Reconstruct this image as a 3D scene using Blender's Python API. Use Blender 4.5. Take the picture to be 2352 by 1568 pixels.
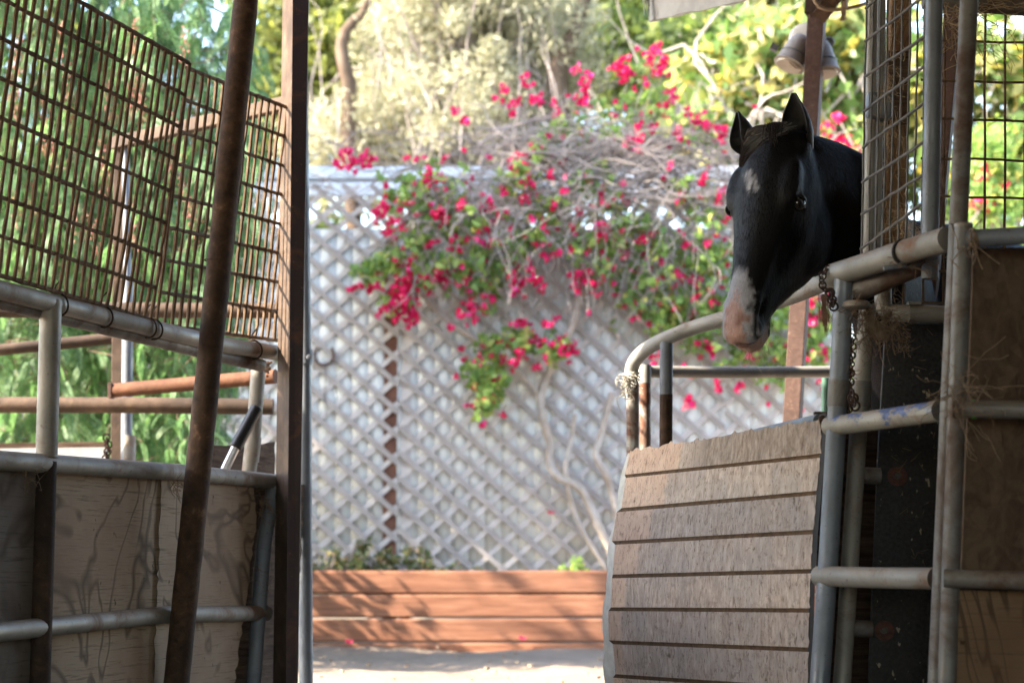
import bpy, math, random
import numpy as np
from mathutils import Vector, Matrix, noise as mnoise
random.seed(7); RNG = np.random.default_rng(7)
for o in list(bpy.data.objects): bpy.data.objects.remove(o)
SC = bpy.context.scene; COL = SC.collection

# ------------------------------------------------------------------ camera, light, exposure
FOC = 4573.0; CAMZ = 0.5; HORIZON = 1290.0
PITCH = math.atan((HORIZON-784)/FOC)
cam = bpy.data.cameras.new('camera'); camo = bpy.data.objects.new('camera', cam); COL.objects.link(camo)
camo.location = (0, 0, CAMZ); camo.rotation_euler = (math.pi/2+PITCH, 0, 0)
cam.lens = 70.0; cam.sensor_width = 36.0; cam.clip_end = 500
cam.dof.use_dof = True; cam.dof.focus_distance = 5.0; cam.dof.aperture_fstop = 4.0
SC.camera = camo
SUN_EL = math.radians(36); SUN_AZ = math.radians(72)      # the light travels towards +x and a little away (+y)
w = bpy.data.worlds.new('World'); SC.world = w; w.use_nodes = True
wn = w.node_tree; sky = wn.nodes.new('ShaderNodeTexSky'); sky.sky_type = 'NISHITA'; sky.sun_disc = False
sky.sun_elevation = SUN_EL; sky.sun_rotation = SUN_AZ+math.pi
bg = wn.nodes['Background']; bg.inputs['Strength'].default_value = 0.15
wn.links.new(sky.outputs[0], bg.inputs[0])
sl = bpy.data.lights.new('sun', 'SUN'); sl.energy = 3.6; sl.angle = math.radians(0.5); sl.color = (1.0, 0.93, 0.82)
so = bpy.data.objects.new('sun', sl); COL.objects.link(so)
sd = Vector((math.cos(SUN_EL)*math.sin(SUN_AZ), math.cos(SUN_EL)*math.cos(SUN_AZ), -math.sin(SUN_EL)))
so.rotation_euler = sd.to_track_quat('-Z', 'Y').to_euler()
SC.view_settings.view_transform = 'Standard'; SC.view_settings.look = 'None'
SC.view_settings.exposure = 3.0; SC.view_settings.gamma = 1
SC.view_settings.use_white_balance = True; SC.view_settings.white_balance_temperature = 6950
SC.render.engine = 'CYCLES'
SC.cycles.use_denoising = True
SC.cycles.max_bounces = 8; SC.cycles.transmission_bounces = 6; SC.cycles.diffuse_bounces = 5
SC.cycles.sample_clamp_indirect = 8

# ------------------------------------------------------------------ helpers
CP, SP = math.cos(PITCH), math.sin(PITCH)
def P(x, y, d):
    """the point of the place at distance d (along +y) seen at x, y of a 2352 wide view"""
    rx = (x-1176)/FOC; ry = (784-y)/FOC
    dy = CP-ry*SP; dz = SP+ry*CP
    t = d/dy
    return Vector((rx*t, d, CAMZ+dz*t))
def S(px, d): return px*d/FOC

class MB:
    def __init__(s): s.v = []; s.f = []; s.uv = None
    def add(s, vs, fs):
        b = len(s.v); s.v += [tuple(p) for p in vs]; s.f += [tuple(i+b for i in f) for f in fs]
    def box(s, c, size, rot=None):
        hx, hy, hz = [k/2 for k in size]
        vs = [Vector((a*hx, b*hy, e*hz)) for e in (-1, 1) for b in (-1, 1) for a in (-1, 1)]
        if rot is not None: vs = [rot @ p for p in vs]
        vs = [p+Vector(c) for p in vs]
        s.add(vs, [(0,2,3,1),(4,5,7,6),(0,1,5,4),(2,6,7,3),(0,4,6,2),(1,3,7,5)])
    def bar(s, a, b, wx, wy, ref=(0,1,0)):
        a = Vector(a); b = Vector(b); t = (b-a).normalized(); r = Vector(ref)
        n = (r-t*r.dot(t)).normalized(); m = t.cross(n)
        vs = [p+m*(i*wx/2)+n*(j*wy/2) for p in (a, b) for i, j in ((-1,-1),(1,-1),(1,1),(-1,1))]
        s.add(vs, [(3,2,1,0),(4,5,6,7),(0,1,5,4),(1,2,6,5),(2,3,7,6),(3,0,4,7)])
    def tube(s, pts, r, seg=12, cap=True, jit=0.0):
        pts = [Vector(p) for p in pts]; n = len(pts)
        rs = r if isinstance(r, (list, tuple)) else [r]*n
        prev = None; b = len(s.v)
        for i, p in enumerate(pts):
            t = (pts[min(i+1, n-1)]-pts[max(i-1, 0)])
            t = t.normalized() if t.length > 1e-9 else Vector((0,0,1))
            if prev is None:
                u = t.orthogonal().normalized()
            else:
                u = prev-t*prev.dot(t)
                u = u.normalized() if u.length > 1e-6 else t.orthogonal().normalized()
            prev = u; v = t.cross(u)
            for k in range(seg):
                a = 2*math.pi*k/seg
                rr = rs[i]*(1+(random.uniform(-jit, jit) if jit else 0))
                s.v.append(tuple(p+u*math.cos(a)*rr+v*math.sin(a)*rr))
        for i in range(n-1):
            for k in range(seg):
                k2 = (k+1) % seg
                s.f.append((b+i*seg+k, b+i*seg+k2, b+(i+1)*seg+k2, b+(i+1)*seg+k))
        if cap:
            s.f.append(tuple(b+k for k in range(seg))[::-1]); s.f.append(tuple(b+(n-1)*seg+k for k in range(seg)))
    def hollow(s, a, b, r, t=0.004, seg=20):
        """pipe with an open end at a"""
        a = Vector(a); b = Vector(b); d = (b-a).normalized()
        s.tube([a, b], r, seg, cap=False)
        s.tube([a+d*0.06, a], r-t, seg, cap=False)
        u = d.orthogonal().normalized(); v = d.cross(u); base = len(s.v)
        for rr in (r, r-t):
            for k in range(seg):
                q = 2*math.pi*k/seg; s.v.append(tuple(a+u*math.cos(q)*rr+v*math.sin(q)*rr))
        for k in range(seg):
            k2 = (k+1) % seg; s.f.append((base+k, base+seg+k, base+seg+k2, base+k2))
    def torus(s, c, R, r, ax, n=20, seg=8, a0=0, a1=2*math.pi):
        ax = Vector(ax).normalized(); u = ax.orthogonal().normalized(); v = ax.cross(u)
        s.tube([Vector(c)+(u*math.cos(a0+(a1-a0)*i/n)+v*math.sin(a0+(a1-a0)*i/n))*R for i in range(n+1)], r, seg)
    def lathe(s, a, axis, prof, seg=20):
        axis = Vector(axis).normalized(); u = axis.orthogonal().normalized(); v = axis.cross(u); b = len(s.v); n = len(prof)
        for (t, r) in prof:
            for k in range(seg):
                q = 2*math.pi*k/seg; s.v.append(tuple(Vector(a)+axis*t+u*math.cos(q)*r+v*math.sin(q)*r))
        for i in range(n-1):
            for k in range(seg):
                k2 = (k+1) % seg; s.f.append((b+i*seg+k, b+i*seg+k2, b+(i+1)*seg+k2, b+(i+1)*seg+k))
        s.f.append(tuple(b+k for k in range(seg))[::-1]); s.f.append(tuple(b+(n-1)*seg+k for k in range(seg)))

WOFF = {}
def link_np(name, V, F, mat, parent=None, smooth=False, uv=None):
    """V (n,3), F (m,k) arrays -> one mesh object"""
    V = np.asarray(V, dtype=np.float32); F = np.asarray(F, dtype=np.int32)
    off = np.array(WOFF.get(parent.name, (0,0,0)) if parent else (0,0,0), dtype=np.float32)
    V = V-off
    me = bpy.data.meshes.new(name); k = F.shape[1]
    me.vertices.add(len(V)); me.vertices.foreach_set('co', V.ravel())
    me.loops.add(F.size); me.loops.foreach_set('vertex_index', F.ravel())
    me.polygons.add(len(F)); me.polygons.foreach_set('loop_start', np.arange(0, F.size, k, dtype=np.int32))
    me.polygons.foreach_set('loop_total', np.full(len(F), k, dtype=np.int32))
    if uv is not None:
        l = me.uv_layers.new(name='UVMap'); l.data.foreach_set('uv', np.asarray(uv, dtype=np.float32)[F.ravel()].ravel())
    me.update(calc_edges=True); me.validate()
    if smooth: me.polygons.foreach_set('use_smooth', np.ones(len(F), dtype=bool))
    return finish(name, me, mat, parent)
def finish(name, me, mat, parent):
    me.materials.append(mat)
    o = bpy.data.objects.new(name, me); COL.objects.link(o)
    if parent:
        o.parent = parent; WOFF[o.name] = WOFF.get(parent.name, (0,0,0))
    else: WOFF[o.name] = (0,0,0)
    return o
def obj(name, mb, mat, parent=None, smooth=False, bevel=0.0, angle=40):
    off = Vector(WOFF.get(parent.name, (0,0,0))) if parent else Vector((0,0,0))
    me = bpy.data.meshes.new(name)
    me.from_pydata([tuple(Vector(v)-off) for v in mb.v], [], mb.f); me.update()
    if mb.uv is not None:
        l = me.uv_layers.new(name='UVMap')
        for lp in me.loops: l.data[lp.index].uv = mb.uv[lp.vertex_index]
    if smooth:
        me.polygons.foreach_set('use_smooth', np.ones(len(me.polygons), dtype=bool))
        me.set_sharp_from_angle(angle=math.radians(angle))
    o = finish(name, me, mat, parent)
    if bevel:
        m = o.modifiers.new('bevel', 'BEVEL'); m.width = bevel; m.segments = 2; m.limit_method = 'ANGLE'
    return o
def thing(name, label, cat, loc=(0,0,0), group=None):
    o = bpy.data.objects.new(name, None); COL.objects.link(o); o.location = loc; o.empty_display_size = 0.1
    o['label'] = label; o['category'] = cat
    if group: o['group'] = group
    WOFF[o.name] = tuple(loc)
    return o
def tag(o, label, cat, group=None):
    o['label'] = label; o['category'] = cat
    if group: o['group'] = group
    return o
def pipe(pts, rpx):
    """one pipe through (x, y, d) points, radius given at its first point"""
    mb = MB(); mb.tube([P(*p) for p in pts], S(rpx, pts[0][2]), 16); return mb

# ------------------------------------------------------------------ materials
class NT:
    def __init__(s, name):
        s.m = bpy.data.materials.new(name); s.m.use_nodes = True; s.t = s.m.node_tree
        s.b = s.t.nodes['Principled BSDF']; s.out = s.t.nodes['Material Output']
    def n(s, typ, **kw):
        nd = s.t.nodes.new(typ)
        for k, v in kw.items():
            if k.startswith('i_'): s.set(nd.inputs[k[2:].replace('_', ' ')], v)
            else: setattr(nd, k, v)
        return nd
    def set(s, sock, v):
        if hasattr(v, 'is_output'): s.t.links.new(v, sock)
        else: sock.default_value = v
    def coord(s, scale=(1,1,1), which='Object'):
        tc = s.n('ShaderNodeTexCoord'); mp = s.n('ShaderNodeMapping'); mp.inputs['Scale'].default_value = scale
        s.t.links.new(tc.outputs[which], mp.inputs[0]); return mp.outputs[0]
    def noise(s, vec, scale, detail=4, rough=.6, dist=0):
        return s.n('ShaderNodeTexNoise', i_Vector=vec, i_Scale=scale, i_Detail=detail, i_Roughness=rough, i_Distortion=dist).outputs['Fac']
    def ramp(s, fac, stops, interp='LINEAR'):
        r = s.n('ShaderNodeValToRGB'); cr = r.color_ramp; cr.interpolation = interp
        while len(cr.elements) > len(stops): cr.elements.remove(cr.elements[-1])
        while len(cr.elements) < len(stops): cr.elements.new(1)
        for e, (p, c) in zip(cr.elements, stops):
            e.position = p; e.color = (*c, 1) if hasattr(c, '__len__') else (c, c, c, 1)
        s.t.links.new(fac, r.inputs[0]); return r.outputs[0]
    def mix(s, fac, a, b, mode='MIX'):
        m = s.n('ShaderNodeMix', data_type='RGBA', blend_type=mode)
        s.set(m.inputs[0], fac)
        for sock, v in ((m.inputs[6], a), (m.inputs[7], b)):
            if hasattr(v, 'is_output'): s.t.links.new(v, sock)
            else: sock.default_value = (*v, 1)
        return m.outputs[2]
    def math(s, op, a, b=0.0):
        m = s.n('ShaderNodeMath', operation=op); s.set(m.inputs[0], a); s.set(m.inputs[1], b); return m.outputs[0]
    def bump(s, h, strength=.3, dist=.01):
        b = s.n('ShaderNodeBump'); b.inputs['Strength'].default_value = strength; b.inputs['Distance'].default_value = dist
        s.t.links.new(h, b.inputs['Height']); s.t.links.new(b.outputs[0], s.b.inputs['Normal']); return b.outputs[0]
    def done(s, col, rough=.7, metal=0.0, spec=.5):
        s.set(s.b.inputs['Base Color'], col if hasattr(col, 'is_output') else (*col, 1))
        s.set(s.b.inputs['Roughness'], rough); s.set(s.b.inputs['Metallic'], metal); s.b.inputs['Specular IOR Level'].default_value = spec
        return s.m

def m_pipe(name, base=(.25,.23,.2), dust=(.27,.205,.145), rust=(.16,.07,.03), rustiness=.42, dustlim=.1, rough=.5, paint=None):
    n = NT(name); v = n.coord()
    c = n.mix(n.ramp(n.noise(v, 9, 6), [(.35, 0.), (.65, 1.)]), tuple(k*.72 for k in base), base)
    g = n.n('ShaderNodeNewGeometry'); sx = n.n('ShaderNodeSeparateXYZ'); n.t.links.new(g.outputs['Normal'], sx.inputs[0])
    up = n.math('ADD', n.math('MULTIPLY', sx.outputs['Z'], .55), n.math('SUBTRACT', n.noise(v, 14, 5), .5-dustlim))
    c = n.mix(n.ramp(up, [(.15, 0.), (.6, .85)]), c, dust)
    rs = n.noise(v, 6, 8, .7, .6)
    c = n.mix(n.ramp(rs, [(1-rustiness-.05, 0.), (1-rustiness+.12, 1.)]), c, rust)
    spk = n.noise(v, 90, 3)
    c = n.mix(n.ramp(spk, [(.64, 0.), (.72, .7)]), c, (.06,.045,.035))
    if paint:
        pm = n.math('ADD', n.noise(n.coord((9,9,22)), 1.3, 5, .65), n.math('MULTIPLY', sx.outputs['Z'], .08))
        c = n.mix(n.ramp(pm, [(.56, 0.), (.6, .9)]), c, n.ramp(spk, [(.4, paint), (.7, tuple(q*.4 for q in paint))]))
    n.bump(n.noise(v, 60, 5), .25, .004)
    return n.done(c, n.ramp(rs, [(.3, rough-.08), (.7, .85)]), .25)
def m_rust(name, a=(.05,.027,.016), b=(.17,.085,.045), spot=(.28,.16,.09), scale=22, rough=.85):
    n = NT(name); v = n.coord(); f = n.noise(v, scale, 8, .7, .4)
    c = n.ramp(f, [(.3, a), (.6, b), (.78, spot)])
    big = n.noise(v, 3.0, 4, .6, .5)
    c = n.mix(n.ramp(big, [(.45, 0.), (.62, .75)]), c, tuple(k*.8 for k in a))
    n.bump(f, .5, .006)
    return n.done(c, rough, .1, .3)
M = {}
M['pipe'] = m_pipe('dusty galvanised pipe')
M['pipe_blue'] = m_pipe('blue smeared pipe', paint=(.06,.1,.24))
M['pipe_dark'] = m_pipe('dirty galvanised pipe', base=(.15,.14,.13), dust=(.17,.13,.09), rust=(.07,.035,.02), rustiness=.5)
M['pipe_grey'] = m_pipe('grey galvanised pipe', base=(.16,.175,.2), dust=(.17,.16,.15), rustiness=.3, dustlim=-.1, rough=.38)
M['pipe_light'] = m_pipe('pale painted pipe', base=(.34,.33,.31), dust=(.33,.29,.24), rustiness=.33)
M['pipe_half'] = m_pipe('half rusted pipe', base=(.36,.34,.31), dust=(.32,.26,.2), rust=(.13,.05,.025), rustiness=.56)
M['pipe_brown'] = m_rust('brown pipe', (.04,.025,.017), (.11,.07,.046), (.19,.125,.08), 14, .75)
M['pipe_orange'] = m_rust('orange rusted pipe', (.055,.022,.011), (.14,.058,.03), (.22,.11,.06), 16, .8)
M['rust'] = m_rust('rusted steel', (.02,.012,.008), (.085,.045,.025), (.24,.15,.09), 26)
M['rust_dark'] = m_rust('dark rusted steel', (.018,.012,.009), (.055,.03,.018), (.15,.085,.045), 30)
M['rust_red'] = m_rust('red primer steel', (.055,.03,.024), (.1,.056,.043), (.28,.19,.14), 60, .75)
M['mesh'] = m_rust('dusty rusted wire', (.075,.045,.027), (.165,.105,.066), (.28,.19,.125), 30, .9)
M['wire'] = m_rust('grey wire', (.06,.055,.05), (.14,.13,.12), (.2,.15,.1), 25, .6)
def m_dark_face():
    n = NT('dark painted steel'); v = n.coord(); f = n.noise(v, 8, 8, .7, .8)
    c = n.mix(n.ramp(f, [(.52, 0.), (.64, 1.)]), (.042,.026,.026), (.1,.045,.028))
    c = n.mix(n.ramp(n.noise(v, 70, 3), [(.68, 0.), (.76, .8)]), c, (.2,.15,.12))
    n.bump(f, .2, .004); return n.done(c, .55, .2)
M['dark_face'] = m_dark_face()
def m_plywood(name, light=(.32,.24,.17), dark=(.06,.042,.03), k=6.5, scale=(1.7,1.7,1.5), red=0):
    n = NT(name); v = n.coord(scale)
    base = n.noise(v, 1.6, 3, .5, .9)
    ring = n.math('ABSOLUTE', n.math('SUBTRACT', n.math('FRACT', n.math('MULTIPLY', base, k*1.0)), .5))
    c = n.mix(n.ramp(ring, [(.0, .75), (.05, .55), (.14, 0.)]), light, dark)
    v2 = n.coord((6,6,150)); cr = n.noise(v2, 1.2, 4, .7)
    c = n.mix(n.ramp(cr, [(.54, 0.), (.68, .8)]), c, tuple(q*.4 for q in light))
    blot = n.noise(n.coord(), 4, 5, .6)
    c = n.mix(n.ramp(blot, [(.42, 0.), (.7, .8)]), c, tuple(q*(.62 if i else .72) for i, q in enumerate(light)))
    spots = n.noise(n.coord((20,20,14)), 1.7, 3, .6)
    c = n.mix(n.ramp(spots, [(.68, 0.), (.74, .9)]), c, dark)
    n.bump(n.mix(.5, cr, ring), .35, .006); return n.done(c, .9, 0, .2)
M['ply'] = m_plywood('weathered plywood')
M['ply_grey'] = m_plywood('grey plywood', light=(.13,.108,.09), k=3.0)
M['ply_brown'] = m_plywood('brown plywood', light=(.17,.105,.06), dark=(.04,.02,.01), k=22, scale=(2.6,2.6,1.2))
def m_osb():
    n = NT('brown strand board'); v = n.coord((14,14,9))
    vo = n.n('ShaderNodeTexVoronoi', i_Vector=v, i_Scale=3.2); 
    c = n.mix(n.ramp(n.noise(v, 2.2, 5, .65, 1.5), [(.35, 0.), (.65, 1.)]), (.045,.027,.016), (.09,.056,.034))
    c = n.mix(.35, c, n.ramp(vo.outputs['Color'], [(.2, (.035,.021,.012)), (.8, (.1,.064,.04))]))
    c = n.mix(n.ramp(n.noise(n.coord((60,60,7)), 1.3, 3), [(.66, 0.), (.74, .9)]), c, (.028,.016,.01))
    n.bump(vo.outputs['Distance'], .25, .004); return n.done(c, .85, 0, .25)
M['osb'] = m_osb()
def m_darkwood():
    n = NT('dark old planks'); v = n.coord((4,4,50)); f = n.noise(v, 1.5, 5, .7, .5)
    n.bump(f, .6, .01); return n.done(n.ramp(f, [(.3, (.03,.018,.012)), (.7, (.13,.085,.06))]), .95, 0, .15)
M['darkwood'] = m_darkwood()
def m_siding():
    n = NT('rough sawn siding'); uv = n.coord((1,1,1), 'UV'); v = n.coord()
    sx = n.n('ShaderNodeSeparateXYZ'); n.t.links.new(uv, sx.inputs[0])
    # weathered grey-brown boards; the strip at the free end kept its old pinkish paint
    gr = n.noise(n.coord((40,40,15)), 1.4, 6, .7, .3)
    weather = n.ramp(gr, [(.3, (.29,.22,.18)), (.5, (.45,.36,.30)), (.68, (.6,.5,.43))])
    weather = n.mix(n.ramp(n.noise(n.coord((7,7,5)), 1.3, 5), [(.4, 0.), (.66, .6)]), weather, (.34,.305,.285))
    paint = n.ramp(n.noise(v, 22, 4), [(.3, (.5,.35,.27)), (.7, (.58,.43,.335))])
    mpb = n.n('ShaderNodeTexNoise', noise_dimensions='1D', i_Scale=1.0, i_Detail=1)
    n.t.links.new(n.math('FLOOR', n.math('MULTIPLY', sx.outputs['Y'], 9)), mpb.inputs['W'])
    fl_ = n.math('FLOOR', n.math('MULTIPLY', sx.outputs['Y'], 9))
    edge = n.math('MAXIMUM', n.math('ADD', n.math('MULTIPLY', fl_, -.05), .27), .05)
    jag = n.math('ADD', edge, n.math('MULTIPLY', n.math('SUBTRACT', mpb.outputs['Fac'], .5), .14))
    jag = n.math('ADD', jag, n.math('MULTIPLY', n.math('SUBTRACT', n.noise(n.coord((9,9,30)), 1.5, 4), .5), .05))
    k = n.ramp(n.math('ADD', n.math('SUBTRACT', sx.outputs['X'], jag), .5), [(.495, 0.), (.512, 1.)])
    c = n.mix(k, paint, weather)
    crack = n.noise(n.coord((85,85,26)), 1.2, 4, .75, 1.2)
    c = n.mix(n.ramp(crack, [(.53, 0.), (.66, .85)]), c, (.13,.09,.068))
    blk = n.noise(n.coord((26,26,40)), 1.1, 3, .6); c = n.mix(n.ramp(blk, [(.62, 0.), (.7, .55)]), c, (.16,.12,.095))
    dirt = n.ramp(n.noise(n.coord((5,5,22)), 1.6, 4), [(.6, 0.), (.75, .5)]); c = n.mix(dirt, c, (.2,.16,.13))
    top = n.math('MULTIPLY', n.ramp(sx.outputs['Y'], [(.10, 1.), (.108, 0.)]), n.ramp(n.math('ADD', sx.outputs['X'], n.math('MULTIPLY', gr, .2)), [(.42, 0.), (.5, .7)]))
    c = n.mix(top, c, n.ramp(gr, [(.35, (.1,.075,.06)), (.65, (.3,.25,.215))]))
    mp2 = n.n('ShaderNodeTexNoise', noise_dimensions='1D', i_Scale=1.0, i_Detail=0); n.t.links.new(n.math('ADD', fl_, 20.37), mp2.inputs['W'])
    c = n.mix(1.0, c, n.ramp(mp2.outputs['Fac'], [(.3, (.8,.79,.8)), (.7, (1.1,1.06,1.02))]), 'MULTIPLY')
    kn = n.n('ShaderNodeTexVoronoi', i_Vector=n.coord((3.1,3.1,5.2)), i_Scale=1.6)
    c = n.mix(n.ramp(kn.outputs['Distance'], [(.03, .8), (.075, 0.)]), c, (.11,.075,.055))
    n.bump(n.mix(.5, crack, gr), .55, .006)
    return n.done(c, .92, 0, .15)
M['siding'] = m_siding()
def m_simple(name, a, b, scale=20, rough=.7, metal=0., bump=.2, spec=.4, vscale=(1,1,1)):
    n = NT(name); v = n.coord(vscale); f = n.noise(v, scale, 6, .65)
    if bump: n.bump(f, bump, .004)
    return n.done(n.ramp(f, [(.3, a), (.7, b)]), rough, metal, spec)
M['groove'] = m_simple('groove wood', (.05,.027,.013), (.13,.075,.04), 40, .95)
M['backwood'] = m_simple('pale painted back sheet', (.42,.4,.36), (.62,.6,.55), 30, .9)
M['blackedge'] = m_simple('black rubber edge', (.008,.007,.007), (.03,.022,.018), 30, .8)
def m_rubber():
    n = NT('black rubber mat'); v = n.coord(); f = n.noise(v, 120, 4)
    c = n.ramp(f, [(.35, (.014,.014,.015)), (.7, (.035,.035,.036))])
    dust = n.mix(n.ramp(n.noise(v, 3.5, 6, .7), [(.45, 0.), (.75, .55)]), c, (.055,.045,.036))
    c = n.mix(n.ramp(n.noise(n.coord((1,1,.6)), 75, 2, .5), [(.69, 0.), (.72, .9)]), dust, (.3,.25,.18))
    n.bump(f, .5, .004); return n.done(c, .75, 0, .4)
M['rubber'] = m_rubber()
M['washer'] = m_simple('rusted washer', (.05,.02,.015), (.12,.05,.035), 60, .8)
M['black_plastic'] = m_simple('black foam grip', (.006,.006,.007), (.014,.014,.016), 60, .35, 0, .1)
M['silver'] = m_simple('brushed aluminium', (.55,.55,.57), (.7,.7,.72), 60, .3, .9, .05)
M['white_paint'] = m_simple('dirty white paint', (.26,.25,.24), (.38,.37,.36), 14, .6)
M['lamp_white'] = m_simple('dusty white lamp housing', (.19,.165,.145), (.34,.31,.28), 16, .6)
M['lamp_grey'] = m_simple('grey cast housing', (.13,.13,.135), (.2,.2,.2), 12, .5, .3)
M['lamp_glass'] = m_simple('lamp glass', (.3,.25,.2), (.42,.36,.3), 12, .2)
M['twine'] = m_simple('dry twine and hay', (.2,.13,.07), (.42,.31,.19), 50, .95)
M['cobweb'] = m_simple('dusty cobweb', (.1,.065,.04), (.22,.15,.1), 60, .95)
M['twine_white'] = m_simple('white twine', (.36,.32,.26), (.52,.48,.42), 50, .95)
M['chain'] = m_rust('rusted chain', (.025,.014,.01), (.075,.038,.025), (.14,.075,.04), 60)
M['blue_paint'] = m_simple('blue paint smear', (.03,.06,.2), (.08,.14,.34), 30, .6)
M['green_tape'] = m_simple('bright green tape', (.02,.4,.02), (.05,.55,.05), 10, .45)
M['green_metal'] = m_simple('dark green steel', (.02,.07,.05), (.05,.12,.08), 20, .5)
M['cable'] = m_simple('tan cable', (.22,.15,.1), (.36,.26,.18), 20, .6)
M['roof'] = m_simple('rusty galvanised sheet', (.2,.17,.15), (.32,.29,.26), 6, .7, .2)
M['bounce_floor'] = m_simple('unseen barn floor', (.16,.115,.075), (.27,.2,.14), 8, .95)
M['roof_white'] = m_simple('white roof sheet', (.46,.48,.52), (.56,.58,.62), 4, .5)
M['shed_wall'] = m_simple('shed wall', (.45,.4,.33), (.6,.54,.46), 3, .8)
def m_redwood():
    n = NT('stained redwood boards'); v = n.coord((2.2,30,30)); f = n.noise(v, 1.6, 6, .65, .6)
    c = n.ramp(f, [(.28, (.14,.055,.03)), (.5, (.27,.115,.064)), (.75, (.39,.195,.118))])
    kn = n.n('ShaderNodeTexVoronoi', i_Vector=n.coord((1.3,1,6)), i_Scale=1.4)
    c = n.mix(n.ramp(kn.outputs['Distance'], [(.05, .85), (.13, 0.)]), c, (.1,.04,.02))
    n.bump(f, .3, .004); return n.done(c, .75, 0, .3)
M['redwood'] = m_redwood()
M['lath'] = m_simple('weathered lath', (.27,.24,.225), (.39,.355,.34), 5, .9, 0, .2, .2, (3,3,3))
M['lath_back'] = m_simple('weathered back lath', (.42,.385,.365), (.54,.5,.48), 6, .9, 0, .2, .2, (3,3,3))
M['backing'] = m_simple('pale plastic backing', (.6,.6,.565), (.7,.7,.665), 3, .6, 0, .1)
M['post_brown'] = m_simple('brown fence post', (.09,.035,.022), (.17,.075,.045), 9, .85)
def m_sand():
    n = NT('pale sand'); v = n.coord(); f = n.noise(v, 2.2, 8, .7); g = n.noise(v, 45, 5, .7)
    c = n.ramp(f, [(.3, (.24,.175,.125)), (.7, (.36,.275,.205))])
    c = n.mix(n.ramp(g, [(.35, .6), (.6, 0.)]), c, (.25,.2,.16))
    c = n.mix(n.ramp(n.noise(v, 9, 3), [(.66, 0.), (.74, .6)]), c, (.2,.2,.09))
    n.bump(n.mix(.6, f, g), .8, .04); return n.done(c, .95, 0, .1)
M['sand'] = m_sand()
M['soil'] = m_simple('dry soil', (.16,.11,.075), (.34,.26,.19), 25, .95, 0, .5)
def m_leaf(name, stops, trans=.5, rough=.5, tint=None):
    """leaf with its own colour per island, part translucent"""
    n = NT(name); g = n.n('ShaderNodeNewGeometry')
    c = n.ramp(g.outputs['Random Per Island'], stops)
    n.done(c, rough, 0, .35)
    tr = n.n('ShaderNodeBsdfTranslucent'); 
    tc = n.mix(1.0, c, tint or (1.25,1.3,.8), 'MULTIPLY'); n.t.links.new(tc, tr.inputs[0])
    mx = n.n('ShaderNodeMixShader'); mx.inputs[0].default_value = trans
    n.t.links.new(n.b.outputs[0], mx.inputs[1]); n.t.links.new(tr.outputs[0], mx.inputs[2]); n.t.links.new(mx.outputs[0], n.out.inputs[0])
    return n.m
M['pepper'] = m_leaf('pepper tree leaf', [(0, (.07,.15,.06)), (.5, (.14,.25,.11)), (1, (.25,.36,.18))], .55, .5, (1.0,1.15,.85))
M['pepper_berry'] = m_simple('pink peppercorn', (.4,.08,.07), (.5,.16,.12), 10, .5)
M['olive'] = m_leaf('silvery olive leaf', [(0, (.2,.2,.12)), (.4, (.38,.37,.26)), (1, (.55,.52,.39))], .45, .5, (1.1,1.08,.9))
M['oak'] = m_leaf('dull green leaf', [(0, (.07,.09,.03)), (.5, (.16,.19,.06)), (1, (.3,.3,.1))], .5)
M['pine'] = m_leaf('dark green leaf', [(0, (.05,.08,.03)), (.6, (.12,.17,.055)), (1, (.22,.26,.08))], .45)
M['yellowleaf'] = m_leaf('yellow green leaf', [(0, (.09,.17,.05)), (.35, (.2,.3,.1)), (.6, (.34,.37,.16)), (.8, (.5,.4,.1)), (1, (.5,.47,.3))], .5, .45, (1.15,1.15,.75))
M['boug_leaf'] = m_leaf('bougainvillea leaf', [(0, (.11,.2,.06)), (.5, (.22,.35,.11)), (.85, (.34,.45,.14)), (1, (.5,.47,.17))], .55)
M['boug_flower'] = m_leaf('magenta bract', [(0, (.45,.008,.07)), (.4, (.68,.016,.11)), (.75, (.8,.03,.17)), (1, (.85,.08,.36))], .45, .5, (1.2,.8,1.0))
M['jade'] = m_leaf('jade plant leaf', [(0, (.06,.09,.03)), (.5, (.13,.17,.06)), (.8, (.35,.3,.14)), (1, (.5,.3,.2))], .15, .35)
M['bark'] = m_simple('brown bark', (.09,.06,.04), (.24,.17,.12), 8, .95, 0, .6, .1, (1,1,.3))
M['bark_dark'] = m_simple('dark bark', (.06,.042,.03), (.16,.115,.085), 8, .95, 0, .6, .1, (1,1,.3))
M['bark_pale'] = m_simple('pale bark', (.55,.48,.42), (.72,.66,.6), 6, .9, 0, .3, .1, (1,1,.3))
M['twig'] = m_simple('dry grey twig', (.2,.17,.155), (.36,.31,.29), 8, .95, 0, .2, .1)
M['vine_trunk'] = m_simple('vine trunk', (.3,.25,.21), (.5,.43,.37), 16, .95, 0, .6, .1)

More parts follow.
